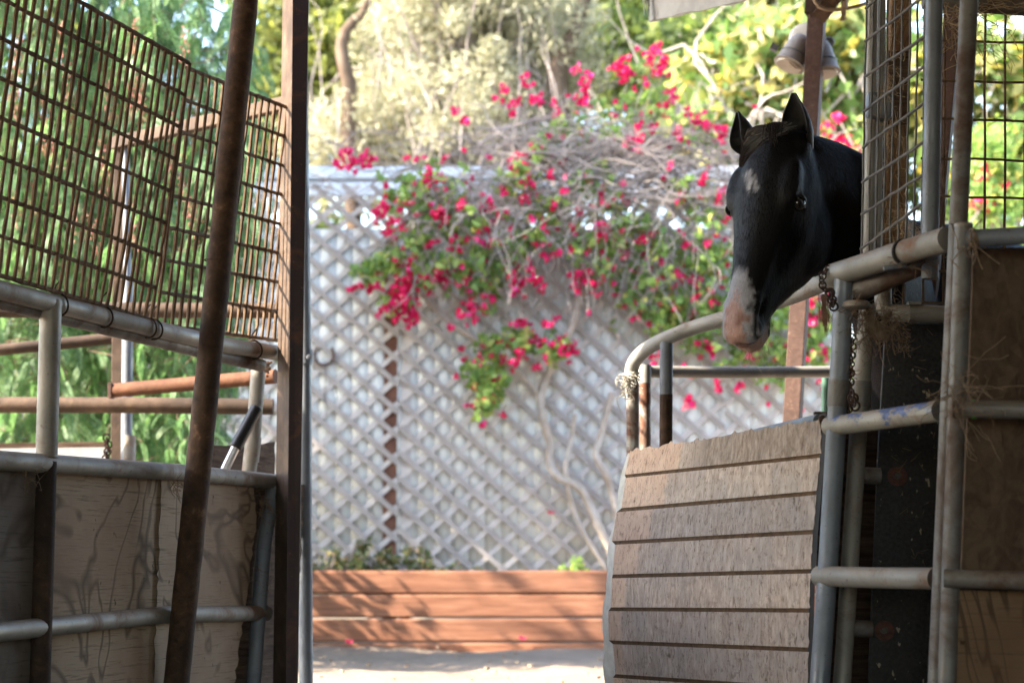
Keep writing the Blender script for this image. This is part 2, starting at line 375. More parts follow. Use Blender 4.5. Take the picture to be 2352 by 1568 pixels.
# ------------------------------------------------------------------ the ground
def build_ground():
    xs = np.concatenate([np.linspace(-60,-9,12), np.linspace(-8,8,161), np.linspace(9,60,12)])
    ys = np.concatenate([np.linspace(-20,3,10), np.linspace(3.4,14,150), np.linspace(15,90,22)])
    X, Y = np.meshgrid(xs, ys); Z = np.zeros_like(X)
    for j in range(X.shape[0]):
        for i in range(X.shape[1]):
            x, y = X[j,i], Y[j,i]
            if abs(x) < 8.5 and 3 < y < 14.5:
                Z[j,i] = .03*mnoise.noise((x*1.6, y*1.6, 0))+.022*mnoise.noise((x*6, y*6, 4))
    n, m = X.shape; idx = np.arange(n*m).reshape(n, m)
    F = np.stack([idx[:-1,:-1], idx[:-1,1:], idx[1:,1:], idx[1:,:-1]], -1).reshape(-1, 4)
    o = link_np('ground', np.stack([X, Y, Z], -1).reshape(-1, 3), F, M['sand'], smooth=True); o['kind'] = 'structure'
build_ground()

# ------------------------------------------------------------------ barn roof over the aisle, with its white eave board
def build_barn():
    t = thing('barn_roof', 'barn roof with a pale splintered eave board at its front edge, above the flowering vine', 'roof', (0,0,0))
    mb = MB()
    def sheet(x0, x1, y0, y1, z0, z1):           # corrugated sheet, ribs along y
        n = int((x1-x0)/.05); b = len(mb.v)
        for i in range(n+1):
            x = x0+(x1-x0)*i/n; dz = .014*(1 if i % 2 else -1); zz = z0+(z1-z0)*i/n
            mb.v += [(x, y0, zz+dz), (x, y1, zz+dz)]
        for i in range(n): mb.f.append((b+2*i, b+2*i+2, b+2*i+3, b+2*i+1))
    sheet(-6.2, -2.9, -7, 5.75, 2.62, 2.7); sheet(-3.0, -.4, -7, 5.0, 2.74, 2.83); sheet(-.55, 5.2, -7, 6.9, 2.78, 2.62)  # unseen bays, front edges stepped so sun reaches posts but not horse
    obj('roof_sheet', mb, M['roof'], t)
    fl = MB(); fl.add([(-6.2,-7,.05),(5.2,-7,.05),(5.2,6.0,.05),(-6.2,6.0,.05)], [(0,1,2,3)])  # unseen sheet added to set the light bounced up inside
    o = obj('floor', fl, M['bounce_floor']); o['kind'] = 'structure'
    wl = thing('unseen_wall', 'unseen plank wall added out past the wire mesh to shade the stall gates', 'wall', (-3.6, -1, 0))  # out of frame, added to keep side light off the stall gates
    wb = MB()
    for i in range(33): wb.box((-3.6, -7+i*.285+.14, 1.37), (.03, .278, 2.74))
    obj('planks', wb, M['darkwood'], wl)
    r = MB()
    for y in (-4, -1, 2, 4.6): r.bar((-6.2, y, 2.5), (5.2, y, 2.52), .06, .14)
    r.bar((.4, 6.2, 2.5), (5.2, 6.2, 2.52), .06, .14)
    obj('rafter', r, M['darkwood'], t)
    a = P(1493, 24, 6.7); b = P(1840, -58, 5.8)
    # eave board: a sheared plank with a splintered end
    e = MB(); n = 14; h = S(58, 6.7)
    dirv = (b-a); upv = Vector((0,0,1))
    rng = random.Random(3)
    for i in range(n+1):
        s = i/n; p = a+dirv*s
        for k in (0, 1):
            off = Vector((0, .02*k, 0))
            e.v.append(tuple(p+off+upv*h*.5)); e.v.append(tuple(p+off-upv*(h*.45+rng.uniform(-.004,.004))))
    for i in range(n):
        q = i*4; e.f += [(q,q+1,q+5,q+4), (q+2,q+6,q+7,q+3), (q,q+4,q+6,q+2), (q+1,q+3,q+7,q+5)]
    e.f += [(0,2,3,1), (n*4,n*4+1,n*4+3,n*4+2)]
    bd = obj('eave_board', e, M['white_paint'], t)
    sp = MB()
    for (x0, x1, y1) in ((1474,1482,34),(1480,1487,30),(1485,1493,51)):
        c = [P(x0, -40, 6.68), P(x1+2, -40, 6.68), P((x0+x1)/2+2, y1, 6.66)]
        sp.add(c+[v+Vector((0,.015,0)) for v in c], [(0,2,1),(3,4,5),(0,1,4,3),(1,2,5,4),(2,0,3,5)])
    obj('splintered_end', sp, M['white_paint'], bd)
    wl = thing('unseen_wall', 'plank side wall closing the stall with the black horse', 'wall', (4.2, -1, 0))
    wb = MB()
    for i in range(50):
        y = -7+i*.285; wb.box((4.2, y+.14, 1.3), (.03, .278, 2.6))
    obj('planks', wb, M['darkwood'], wl)
build_barn()

# ------------------------------------------------------------------ fence panel on the near side, with its welded mesh
def dF(px): return -2.582/((px-1176)/FOC-.311)
def fp(x, y, dd=0.0): return P(x, y, dF(x)+dd)
def fpipe(pts, rpx, dd=0.0, seg=18):
    mb = MB(); mb.tube([fp(x, y, dd) for x, y in pts], [S(rpx, 5.1)]*len(pts), seg); return mb
def ext(a, b, x):
    s = (x-a[0])/(b[0]-a[0]); return (x, a[1]+(b[1]-a[1])*s)

def board(name, mat, parent, pts, dd, th=.014, edges=0.0, seed=1):
    """a sheet whose outline goes through pts (x, y in the fence plane), given thickness; ragged by edges px"""
    rng = random.Random(seed); o = []
    n = len(pts)
    for i in range(n):
        a = pts[i]; b = pts[(i+1) % n]
        L = math.hypot(b[0]-a[0], b[1]-a[1]); k = max(1, int(L/14)) if edges else 1
        for j in range(k):
            s = j/k; jx = rng.uniform(-edges, edges) if j else 0; jy = rng.uniform(-edges, edges) if j else 0
            o.append((a[0]+(b[0]-a[0])*s+jx, a[1]+(b[1]-a[1])*s+jy))
    fr = [fp(x, y, dd) for x, y in o]; nrm = Vector((-.3, .95, 0)).normalized()
    mb = MB(); m = len(o)
    mb.add(fr+[p+nrm*th for p in fr], [tuple(range(m)), tuple(range(2*m-1, m-1, -1))]+[(i, i+m, (i+1) % m+m, (i+1) % m) for i in range(m)])
    return obj(name, mb, mat, parent)

def build_fence():
    t = thing('stall_fence', 'dusty pipe fence panel with weathered plywood behind its lower rails', 'fence', tuple(fp(300, 1290))[:2]+(0,))
    A = ((0,666),(450,778)); B = ((0,1057),(417,1085)); Cc = ((0,1450),(377,1411))
    obj('upper_rail', fpipe([ext(*A,-420), ext(*A,-150), A[0], (230,724), A[1], (510,792), (640,811)], 20.5), M['pipe'], t, True)
    obj('upper_rail', fpipe([(-420,590), (0,692), (450,803), (598,838)], 18, .055), M['pipe_dark'], t, True)
    obj('middle_rail', fpipe([ext(*B,-420), B[0], B[1], (480,1091), (627,1105), (660,1109)], 20.5), M['pipe'], t, True)
    obj('lower_rail', fpipe([ext(*Cc,-420), Cc[0], Cc[1], (445,1410), (611,1407)], 20.5), M['pipe'], t, True)
    obj('upright', fpipe([(117,690), (107,1050)], 23.5), M['pipe'], t, True)
    obj('upright', fpipe([(107,1060), (92,1568), (82,1900)], 22, .0), M['rust_dark'], t, True)
    obj('upright', fpipe([(-330,600), (-400,1900)], 22, .0), M['pipe'], t, True)
    obj('end_upright', fpipe([(628,1118), (606,1256), (582,1568), (560,1850)], 19, .0), M['pipe_grey'], t, True)
    board('plywood_sheet', M['ply_grey'], t, [(-420,1000), (84,1072), (74,1850), (-420,1930)], .035, seed=2)
    board('plywood_sheet', M['ply'], t, [(74,1070), (392,1096), (360,1850), (60,1850)], .04, .014, 1.2, 3)
    board('plywood_sheet', M['ply'], t, [(372,1094), (582,1110), (588,1200), (566,1380), (538,1568), (520,1840), (340,1850)], .022, .014, 3, 4)
    board('plank', M['darkwood'], t, [(540,1100), (700,1112), (690,1300), (520,1280)], .06, .02, 2, 5)
    board('plank', M['darkwood'], t, [(520,1274), (690,1294), (680,1500), (500,1480)], .062, .02, 2, 6)
    board('plank', M['darkwood'], t, [(500,1474), (680,1494), (670,1850), (480,1850)], .06, .02, 2, 7)
    # a board standing higher behind the middle rail
    board('plank', M['darkwood'], t, [(484,1020), (560,1026), (632,1014), (632,1140), (484,1130)], .62, .02, 1.5, 8)
    # hay caught on the rails
    tw = MB(); rng = random.Random(5)
    for (x, y, n, s) in ((610,1150,26,26),(600,1330,16,22),(75,1090,14,16),(400,1110,12,14)):
        for _ in range(n):
            p = fp(x+rng.gauss(0,s*.5), y+rng.gauss(0,s*.6), -.02); pts = [p]
            for k in range(4): pts.append(pts[-1]+Vector((rng.gauss(0,.012), rng.gauss(0,.01), rng.gauss(-.004,.012))))
            tw.tube(pts, .0008, 4, False)
    obj('hay_wisps', tw, M['cobweb'], t)

    # mesh: two welded sheets, bilinear in 3D between their corners
    t = thing('wire_mesh', 'rusty welded wire mesh with upright bars, wired above the dusty pipe rail', 'mesh', tuple(fp(300, 720)))
    def sheet(tl, tr, bl, br, nb, nw, s0, s1, dd, drop, rng):
        TL, TR, BL, BR = fp(*tl, dd), fp(*tr, dd), P(*bl, dF(bl[0])+dd), fp(*br, dd)
        TL = P(*tl, dF(bl[0])+dd); TR = P(*tr, dF(br[0])+dd)
        q = lambda s, v: (TL*(1-s)+TR*s)*(1-v)+(BL*(1-s)+BR*s)*v
        wv = MB(); wh = MB(); ring = MB()
        N = Vector((.95,.3,0)).normalized()
        for i in range(nb+1):
            s = s0+(s1-s0)*i/nb
            bend = rng.gauss(0, .0022)
            pts = [q(s, v/18)+N*.004+Vector((bend*math.sin(v/18*math.pi*2)+rng.gauss(0,.0006), 0, 0)) for v in range(19)]
            wv.tube(pts, [.0046*(1+rng.uniform(-.2,.3)) for _ in pts], 7, True)
        for k in range(nw+1):
            v = k/nw
            pts = [q(s0+(s1-s0)*i/40, v)+Vector((0,0,rng.gauss(0,.0006)-drop*math.sin(math.pi*i/40))) for i in range(41)]
            wh.tube(pts, [(.0056 if k in (0, nw) else .0052)*(1+rng.uniform(-.12,.22)) for _ in pts], 8, True)
        return wv, wh
    rng = random.Random(11)
    wv, wh = sheet((90,-43), (433,145), (0,636), (343,734), 42, 8, -.95, 1.0, -.02, -.004, rng)
    obj('mesh_sheet_bars', wv, M['mesh'], t, True); obj('mesh_sheet_wires', wh, M['mesh'], t, True)
    wv, wh = sheet((432,157), (696,262), (359,745), (640,782), 18, 8, -.01, 1.0, .012, .0, rng)
    obj('mesh_sheet_bars', wv, M['mesh'], t, True); obj('mesh_sheet_wires', wh, M['mesh'], t, True)
    # wire ties round the rail
    for (x, y, r) in ((133,699,27),(237,727,25),(338,752,24),(352,756,24),(582,803,22)):
        mb = MB(); c = fp(x, y); ax = (fp(x+40, ext(*A, x+40)[1]-ext(*A, x)[1]+y)-c).normalized()
        ax = (ax+Vector((0,0,.25))).normalized()
        mb.torus(c, S(r, dF(x)), .0026, ax, 22, 6)
        mb.tube([c+Vector((-.01,-.01,.03)), c+Vector((0,-.02,.045)), c+Vector((.012,-.02,.06))], .0022, 5)
        obj('wire_tie', mb, M['rust_dark'], t, True)
build_fence()

# ------------------------------------------------------------------ free posts on the near side
def build_posts():
    t = thing('leaning_pole', 'thick rusty pole leaning in front of the wire mesh', 'pole', tuple(P(385,1800,5.3)))
    mb = MB(); rng = random.Random(2)
    a = P(574,-90,5.3); b = P(382,1800,5.3); n = 60
    mb.tube([a+(b-a)*(i/n) for i in range(n+1)], [S(29,5.3)*(1+.03*rng.uniform(-1,1)) for _ in range(n+1)], 22)
    obj('pole_shaft', mb, M['rust'], t, True)
    mb = MB(); c = P(496,640,5.3); mb.torus(P(499,600,5.3), S(29.5,5.3), .0016, (b-a), 24, 5); obj('weld_seam', mb, M['rust_dark'], t, True)
    # angle iron post: a dusty side flange and a dark front flange
    t = thing('angle_iron_post', 'tall dark angle iron post with a dusty brown side face', 'post', tuple(P(655,1850,5.85)))
    def flange(p0, p1, mat, nm):
        m = MB(); m.add([p0[0], p0[1], p1[1], p1[0]]+[q+Vector((0,.008,0)) for q in (p0[0], p0[1], p1[1], p1[0])],
              [(0,3,2,1),(4,5,6,7),(0,1,5,4),(1,2,6,5),(2,3,7,6),(3,0,4,7)])
        obj(nm, m, mat, t, bevel=.0012)
    top, bot = -120, 1850
    xl = lambda y, x0, x1: x0+(x1-x0)*(y/1568)
    a0 = P(xl(top,672,657),top,5.85); a1 = P(xl(top,709,684),top,5.87); b0 = P(xl(bot,672,657),bot,5.85); b1 = P(xl(bot,709,684),bot,5.87)
    flange((a0,a1), (b0,b1), M['dark_face'], 'front_flange')
    # the side flange runs back from the front one
    f0 = P(xl(top,649,627),top,5.96); g0 = P(xl(bot,649,627),bot,5.96)
    flange((f0, a0+Vector((-.001,.0085,0))), (g0, b0+Vector((-.001,.0085,0))), M['pipe_brown'], 'side_flange')
    t = thing('pipe_post', 'slim grey pipe post with a collar, close behind the dark angle iron post', 'post', tuple(P(704,1850,6.3)))
    obj('post_shaft', pipe([(688,-100,6.3), (699,800,6.3), (703,1568,6.3), (706,1850,6.3)], 16), M['pipe_grey'], t, True)
    obj('collar', pipe([(699,803,6.3), (699.4,836,6.3)], 19), M['pipe_grey'], t, True)
    mb = MB(); mb.lathe(P(709,820,6.24), (.2,-1,0), [(0,.008),(.008,.008),(.009,.005),(.014,.005)], 10); obj('bolt', mb, M['pipe_grey'], t, True)
    t = thing('pipe_post', 'short worn pipe post holding the mesh rail, beside the black foam grip', 'post', tuple(P(560,1500,6.12)))
    obj('post_shaft', pipe([(595,826,6.12), (582,1005,6.12), (571,1090,6.12), (545,1500,6.12)], 17), M['pipe'], t, True)
    obj('collar', pipe([(583,1003,6.12), (576,1060,6.12)], 18.5), M['pipe'], t, True)
    mb = MB(); rng = random.Random(8)
    for _ in range(26):
        p = P(612+rng.gauss(0,6), 838+rng.gauss(0,10), 6.02); mb.box(p, (.006,.006,.006), Matrix.Rotation(rng.random()*3,3,'X'))
    mb.bar(P(606,836,6.05), P(616,852,6.05), .02, .02); obj('hinge_bolt', mb, M['rust'], t)
    # tool leaning behind the middle rail
    t = thing('tool_handle', 'silver tool handle with a black ribbed foam grip leaning behind the middle rail', 'tool', tuple(P(440,1300,5.95)))
    a = P(591,934,6.05); b = P(540,1029,6.0); c = P(440,1235,5.95)
    mb = MB(); n = 46; dr = (b-a); L = dr.length
    mb.lathe(a, dr, [(0,.006),(.003,.016)]+[(.004+(L-.006)*i/n, .0185+(.0016 if i % 2 else 0)) for i in range(n+1)]+[(L,.015)], 16)
    obj('grip', mb, M['black_plastic'], t, True, angle=60)
    mb = MB(); mb.tube([b-dr.normalized()*.01, c], .0135, 14); obj('shaft', mb, M['silver'], t, True)
build_posts()

# ------------------------------------------------------------------ pen behind the fence
def build_pen():
    t = thing('pen_fence', 'brown pipe pen fence with level rails, seen through the wire mesh', 'fence', tuple(P(285,1500,7.0)))
    obj('rail', pipe([(-500,712,7.0), (300,712,7.0), (660,714,7.0)], 18), M['pipe_brown'], t, True)
    obj('rail', pipe([(-500,929,7.0), (300,930,7.0), (628,934,7.0)], 18.5), M['pipe_brown'], t, True)
    obj('upright', pipe([(294,640,7.25), (291,1000,7.25), (292,1500,7.25)], 13), M['pipe_grey'], t, True)
    obj('upright', pipe([(-470,640,7.03), (-470,1500,7.03)], 15), M['pipe_brown'], t, True)
    obj('pipe_joint', pipe([(296,1000,7.25), (296,1062,7.25)], 16), M['pipe'], t, True)
    t = thing('gate_frame', 'tall square tube frame with a sloping top bar behind the wire mesh', 'gate', tuple(P(275,1500,7.4)))
    mb = MB(); mb.bar(P(277,312,7.35), P(273,640,7.35), .042, .042); mb.bar(P(273,640,7.35), P(266,1500,7.35), .042, .042)
    obj('upright', mb, M['pipe_brown'], t, bevel=.003)
    mb = MB(); mb.bar(P(262,331,7.35), P(700,228,6.7), .045, .042, (0,1,.0)); obj('top_bar', mb, M['pipe_brown'], t, bevel=.003)
    mb = MB(); mb.tube([P(288,318,7.33), P(291,520,7.33), P(293,660,7.3)], S(9,7.3), 10); obj('brace', mb, M['pipe_grey'], t, True)
    t = thing('pen_gate', 'orange rusted pipe bar with a flat end plate, sloping up above the level brown rail', 'bar', tuple(P(300,1500,7.15)))
    obj('rail', pipe([(256,897,6.9), (633,864,6.7)], 16.5), M['pipe_orange'], t, True)
    mb = MB(); p = P(255,897,6.9); mb.box(p, (.012,.06,.052)); obj('end_plate', mb, M['rust_red'], t)
    t = thing('pen_gate', 'pale brown pipe bar rising gently to the square tube frame', 'bar', tuple(P(100,1500,7.6)))
    obj('rail', pipe([(-420,835,7.2), (0,803,7.3), (272,776,7.38)], 14), M['pipe_brown'], t, True)
    t = thing('chain', 'small rusty chain hanging by the square tube frame', 'chain', tuple(P(238,1030,7.2)))
    mb = MB()
    for i in range(7):
        p = P(250-abs(i-2.5)*2.2, 1005+i*8, 7.2); mb.torus(p, .013, .0035, (1,0,.1) if i % 2 else (.2,1,0), 14, 6)
    obj('links', mb, M['chain'], t, True)
    t = thing('board', 'old board with a pale edge lying level beyond the middle rail', 'board', tuple(P(185,1060,7.6)))
    mb = MB(); mb.bar(P(-200,1048,7.6), P(246,1042,7.6), .03, .05, (0,0,1)); obj('edge', mb, M['white_paint'], t)
    mb = MB(); mb.bar(P(-200,1038,7.7), P(246,1032,7.7), .02, .06, (0,0,1)); obj('top_face', mb, M['darkwood'], t)
build_pen()

# ------------------------------------------------------------------ curved stall gate clad in grooved siding
def lerp_poly(pts, v):
    for i in range(len(pts)-1):
        if v <= pts[i+1][0] or i == len(pts)-2:
            a, b = pts[i], pts[i+1]; s = (v-a[0])/(b[0]-a[0]); return (a[1]+(b[1]-a[1])*s, a[2]+(b[2]-a[2])*s)
def build_plank_gate():
    t = thing('stall_gate', 'curved pipe stall gate clad in grooved weathered siding, under the horse', 'gate', tuple(P(1640,1560,5.0))[:2]+(0,))
    LE = [(0,1447,1037),(1,1433.5,1093),(2,1422,1171),(3,1410,1246),(4,1404,1323),(5,1402,1398),(6,1403,1474),(7,1409,1551),(8,1420,1628),(9,1432,1705)]
    RE = [(0,1887,962),(1,1884,1046),(2,1876,1131),(3,1868,1221),(4,1862,1311),(5,1859,1401),(6,1857,1491),(7,1854,1581),(8,1851,1671),(9,1848,1761)]
    def dd(u): return 5.42-.97*u-.10*math.sin(math.pi*u)
    def pt(u, v, off=0.0):
        l = lerp_poly(LE, v); r = lerp_poly(RE, v)
        x = l[0]+(r[0]-l[0])*u; y = l[1]+(r[1]-l[1])*u
        return P(x, y, dd(u)+off-.012*math.sin(math.pi*min(1, v/9)))
    NU = 90; rng = random.Random(4)
    rows = []  # (v, recessed?)
    gw = .115
    for k in range(9):
        a = k+(gw/2 if k else 0); b = k+1-gw/2
        rows += [(a-.001, 1), (a, 0), (a+.02, 0)]+[(a+(b-a)*j/6, 0) for j in range(1, 6)]+[(b-.02, 0), (b, 0), (b+.001, 1)]
    rag = {}
    V = []; UV = []; F = []; G = []
    for j, (v, rec) in enumerate(rows):
        for i in range(NU+1):
            u = i/NU
            vv = v; uu = u
            board_i = int(v+.03)
            if v < .01:   # ragged broken top edge
                vv = v-.08+.55*abs(mnoise.noise((u*11, 3.1, 0)))*(0.4+u)+.16*mnoise.noise((u*45, 1, 0))+(.4 if .36 < u < .385 else 0)
            vv += .004*mnoise.noise((u*40, v*3, 9))
            if i == 0: uu = .012*math.sin(board_i*2.3)+.003*mnoise.noise((v*9.1, board_i*1.7, 2))
            if i == NU: uu = 1.0+.008*mnoise.noise((v*9.1, 4.7, 2))
            off = .012 if rec else .0025*mnoise.noise((u*30, v*6, 1.3))
            V.append(tuple(pt(uu, vv, off))); UV.append((u, v/9))
    W = NU+1
    for j in range(len(rows)-1):
        tgt = G if (rows[j][1] and rows[j+1][1]) else F
        for i in range(NU): tgt.append((j*W+i, (j+1)*W+i, (j+1)*W+i+1, j*W+i+1))
    mb = MB(); mb.v = V; mb.uv = UV
    b = len(V)
    # thickness: back skin and rim
    nb = len(rows)
    rim = [j*W for j in range(nb)]+[(nb-1)*W+i for i in range(1, W)]+[j*W+NU for j in range(nb-2, -1, -1)]+[i for i in range(NU-1, 0, -1)]
    back = [Vector(V[q])+Vector((.004,.024,0)) for q in rim]
    mb.v += [tuple(p) for p in back]; mb.uv += [UV[q] for q in rim]
    m = len(rim)
    mb.f = F+[(rim[i], rim[(i+1) % m], b+(i+1) % m, b+i) for i in range(m)]
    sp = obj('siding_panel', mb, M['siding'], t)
    gm = MB(); gm.v = V; gm.f = G; obj('groove', gm, M['groove'], sp)
    # pale back sheet whose staggered edge shows past the free end
    bk = MB(); n = 26
    for j in range(n+1):
        v = 9*j/n; k = int(v*1.02+.3)
        sh = (-.030, -.038, -.024, -.04, -.03, -.044, -.036, -.05, -.03, -.04)[k % 10]*(.35+min(v, 6)*.11)
        p = pt(sh, v+.05, .075); q = pt(.5, v+.05, .055)
        bk.v += [tuple(p), tuple(q), tuple(p+Vector((.004,.02,0))), tuple(q+Vector((0,.02,0)))]
    for j in range(n):
        a = j*4; c = a+4; bk.f += [(a,c,c+1,a+1), (a+2,a+3,c+3,c+2), (a,a+2,c+2,c), (a+1,c+1,c+3,a+3)]
    obj('back_sheet', bk, M['backwood'], t)
    # dark rubber strip along the hinge end
    st = MB(); n = 24
    for j in range(n+1):
        v = -.15+9.2*j/n; p = pt(.998, v, .004); q = pt(1.024, v, -.004)
        st.v += [tuple(p), tuple(q), tuple(p+Vector((0,.04,0))), tuple(q+Vector((0,.04,0)))]
    for j in range(n):
        a = j*4; c = a+4; st.f += [(a,c,c+1,a+1), (a+2,a+3,c+3,c+2), (a,a+2,c+2,c), (a+1,c+1,c+3,a+3)]
    obj('rubber_strip', st, M['blackedge'], t)
    # bent top rail, as level as the pipe allows
    pts = [(1925,632,5.1),(1850,667,5.24),(1760,699,5.38),(1680,727,5.48),(1640,738,5.52),(1585,755,5.58),(1530,777,5.62),(1492,797,5.7),(1466,818,5.75),(1453,840,5.78),(1450,862,5.79),(1451,900,5.79)]
    r = MB(); sm = []
    Q = [P(*p) for p in pts]
    for i in range(len(Q)-1):
        p0, p1, p2, p3 = Q[max(i-1,0)], Q[i], Q[i+1], Q[min(i+2,len(Q)-1)]
        for k in range(5):
            s = k/5; sm.append(.5*((2*p1)+(p2-p0)*s+(2*p0-5*p1+4*p2-p3)*s*s+(3*p1-p0-3*p2+p3)*s**3))
    sm.append(Q[-1]); r.tube(sm, [.0245-.004*min(1, i/25) for i in range(len(sm))], 18); obj('top_rail', r, M['pipe_light'], t, True)
    obj('upright', pipe([(1453,880,5.79),(1454,1100,5.79),(1455,1500,5.79)], 15), M['pipe_half'], t, True)
    obj('upright', pipe([(1531,780,5.62),(1530,906,5.62)], 15), M['pipe_grey'], t, True)
    obj('upright', pipe([(1530,906,5.62),(1529,1100,5.62),(1529,1500,5.62)], 15), M['rust'], t, True)
    obj('lower_rail', pipe([(1885,968,4.5),(1760,996,4.92),(1640,1022,5.3),(1530,1046,5.62),(1455,1062,5.79)], 19), M['pipe_grey'], t, True)
    # broken strap nailed at the top of the hinge end
    mb = MB(); mb.bar(P(1886,955,4.42), P(1892,985,4.42), .012, .012); mb.bar(P(1890,958,4.42), P(1893,975,4.42), .01, .016); obj('broken_strap', mb, M['darkwood'], t)
    # twine knotted round the bend
    tw = MB(); rng = random.Random(9)
    for k in range(5): tw.torus(P(1450,858+k*4,5.79), .023+.002*rng.random(), .0022, (rng.gauss(0,.15),rng.gauss(0,.15),1), 18, 5)
    for _ in range(20):
        p = P(1440+rng.gauss(0,6), 872+rng.gauss(0,12), 5.76); q = [p]
        for k in range(6): q.append(q[-1]+Vector((rng.gauss(-.001,.008), rng.gauss(0,.006), rng.gauss(-.006,.008))))
        tw.tube(q, .0013, 4)
    for k in range(3): tw.torus(P(1428-k*2,868+k*6,5.77), .012+.003*k, .0012, (rng.gauss(0,.5),1,rng.gauss(0,.3)), 16, 4)
    tg = obj('twine_knot', tw, M['twine_white'], None); tag(tg, 'frayed white twine tied round the bend of the curved pipe', 'twine')
    t = thing('corral_fence', 'pale corral rail and rusted post behind the curved stall gate', 'fence', tuple(P(1480,1480,6.2)))
    obj('rail', pipe([(1470,853,6.15),(1700,855,6.35),(1920,853,6.55),(2500,846,7.0)], 14), M['pipe_light'], t, True)
    obj('post', pipe([(1482,838,6.15),(1481,880,6.15)], 14.5), M['pipe_light'], t, True)
    obj('post', pipe([(1481,880,6.15),(1481,1100,6.15),(1481,1480,6.15)], 14), M['pipe_half'], t, True)
    obj('post', pipe([(2480,820,7.0),(2480,1480,7.0)], 14), M['pipe_half'], t, True)
build_plank_gate()

# ------------------------------------------------------------------ square post with the pair of flood lamps
def build_lamp_post():
    t = thing('rusted_post', 'leaning square steel post flecked with rust, behind the horse ear', 'post', tuple(P(1790,1460,7.0)))
    mb = MB(); a = P(1884,-80,7.0); b = P(1790,1460,7.0)
    mb.bar(a, b, S(39,7.0), S(39,7.0), (.32,.95,0)); obj('post_shaft', mb, M['rust_red'], t, bevel=.003)
    mb = MB(); mb.bar(P(1879,-40,7.0), P(1874,37,7.0), S(47,7.0), S(47,7.0), (.32,.95,0)); obj('sleeve', mb, M['rust_dark'], t, bevel=.003)
    mb = MB(); mb.bar(P(1884,38,6.95), P(1955,-60,6.8), .055, .05); obj('brace', mb, M['rust'], t, bevel=.003)
    t = thing('cable', 'loose tan cable looped round the top of the square post', 'cable', tuple(P(1900,20,6.93)))
    mb = MB()
    mb.tube([P(x, y, 6.88) for x, y in ((1866,-60),(1868,-20),(1872,4),(1882,17),(1900,23),(1925,23),(1950,19),(1975,13),(2010,2),(2060,-20))], .007, 8)
    for k in range(8):
        x = 1938+random.uniform(-3,3); mb.tube([P(x,15,6.87), P(x+random.uniform(-4,4),30,6.87), P(x+random.uniform(-5,5),44,6.87), P(x+random.uniform(-8,8),48,6.87)], .0022, 5)
    mb.tube([P(1934,-30,6.87), P(1942,-8,6.87), P(1939,20,6.87)], .012, 6)
    obj('cable_run', mb, M['cable'], t, True)
    t = thing('flood_light', 'pair of dusty white flood lamps on a grey box, mounted on the square post', 'lamp', tuple(P(1850,90,7.06)))
    mb = MB(); c = P(1857,92,7.08); ax = Vector((0,-1,0))
    mb.lathe(c+Vector((0,.05,0)), ax, [(0,.05),(.004,.066),(.03,.07),(.05,.066),(.055,.05)], 26)
    obj('junction_box', mb, M['lamp_grey'], t, True)
    mb = MB(); mb.torus(P(1905,97,7.05), .014, .006, (0,1,0), 16, 6); mb.box(P(1900,104,7.05), (.02,.015,.03)); mb.box(P(1778,100+10,7.05), (.028,.03,.022), Matrix.Rotation(.5,3,'Y'))
    obj('mounting_lug', mb, M['lamp_grey'], t)
    for (a, b) in (((1843,84),(1812,150)), ((1884,95),(1894,168))):
        A = P(*a, 7.06); B = P(*b, 7.035); d = (B-A).normalized(); L = (B-A).length
        B2 = A+d*L
        h = MB(); h.lathe(A, d, [(0,.018),(.01,.030),(.03,.038),(.060,.042),(.062,.044),(L*.68,.046),(L*.68+.003,.049),(L-.012,.053),(L,.058),(L+.002,.052)], 26)
        hd = obj('lamp_head', h, M['lamp_white'], t, True, angle=30)
        g = MB(); g.lathe(A+d*(L-.001), d, [(0,.05),(.009,.044)], 22); obj('lens', g, M['lamp_glass'], hd, True)
        q = MB(); q.torus(A+d*L*.66, .0475, .0035, d, 26, 6); obj('rim_band', q, M['lamp_grey'], hd, True)
    mb = MB(); mb.tube([P(1812,143,7.0), P(1826,156,7.0), P(1842,158,7.0)], .003, 5); obj('loose_wire', mb, M['cable'], t)
build_lamp_post()

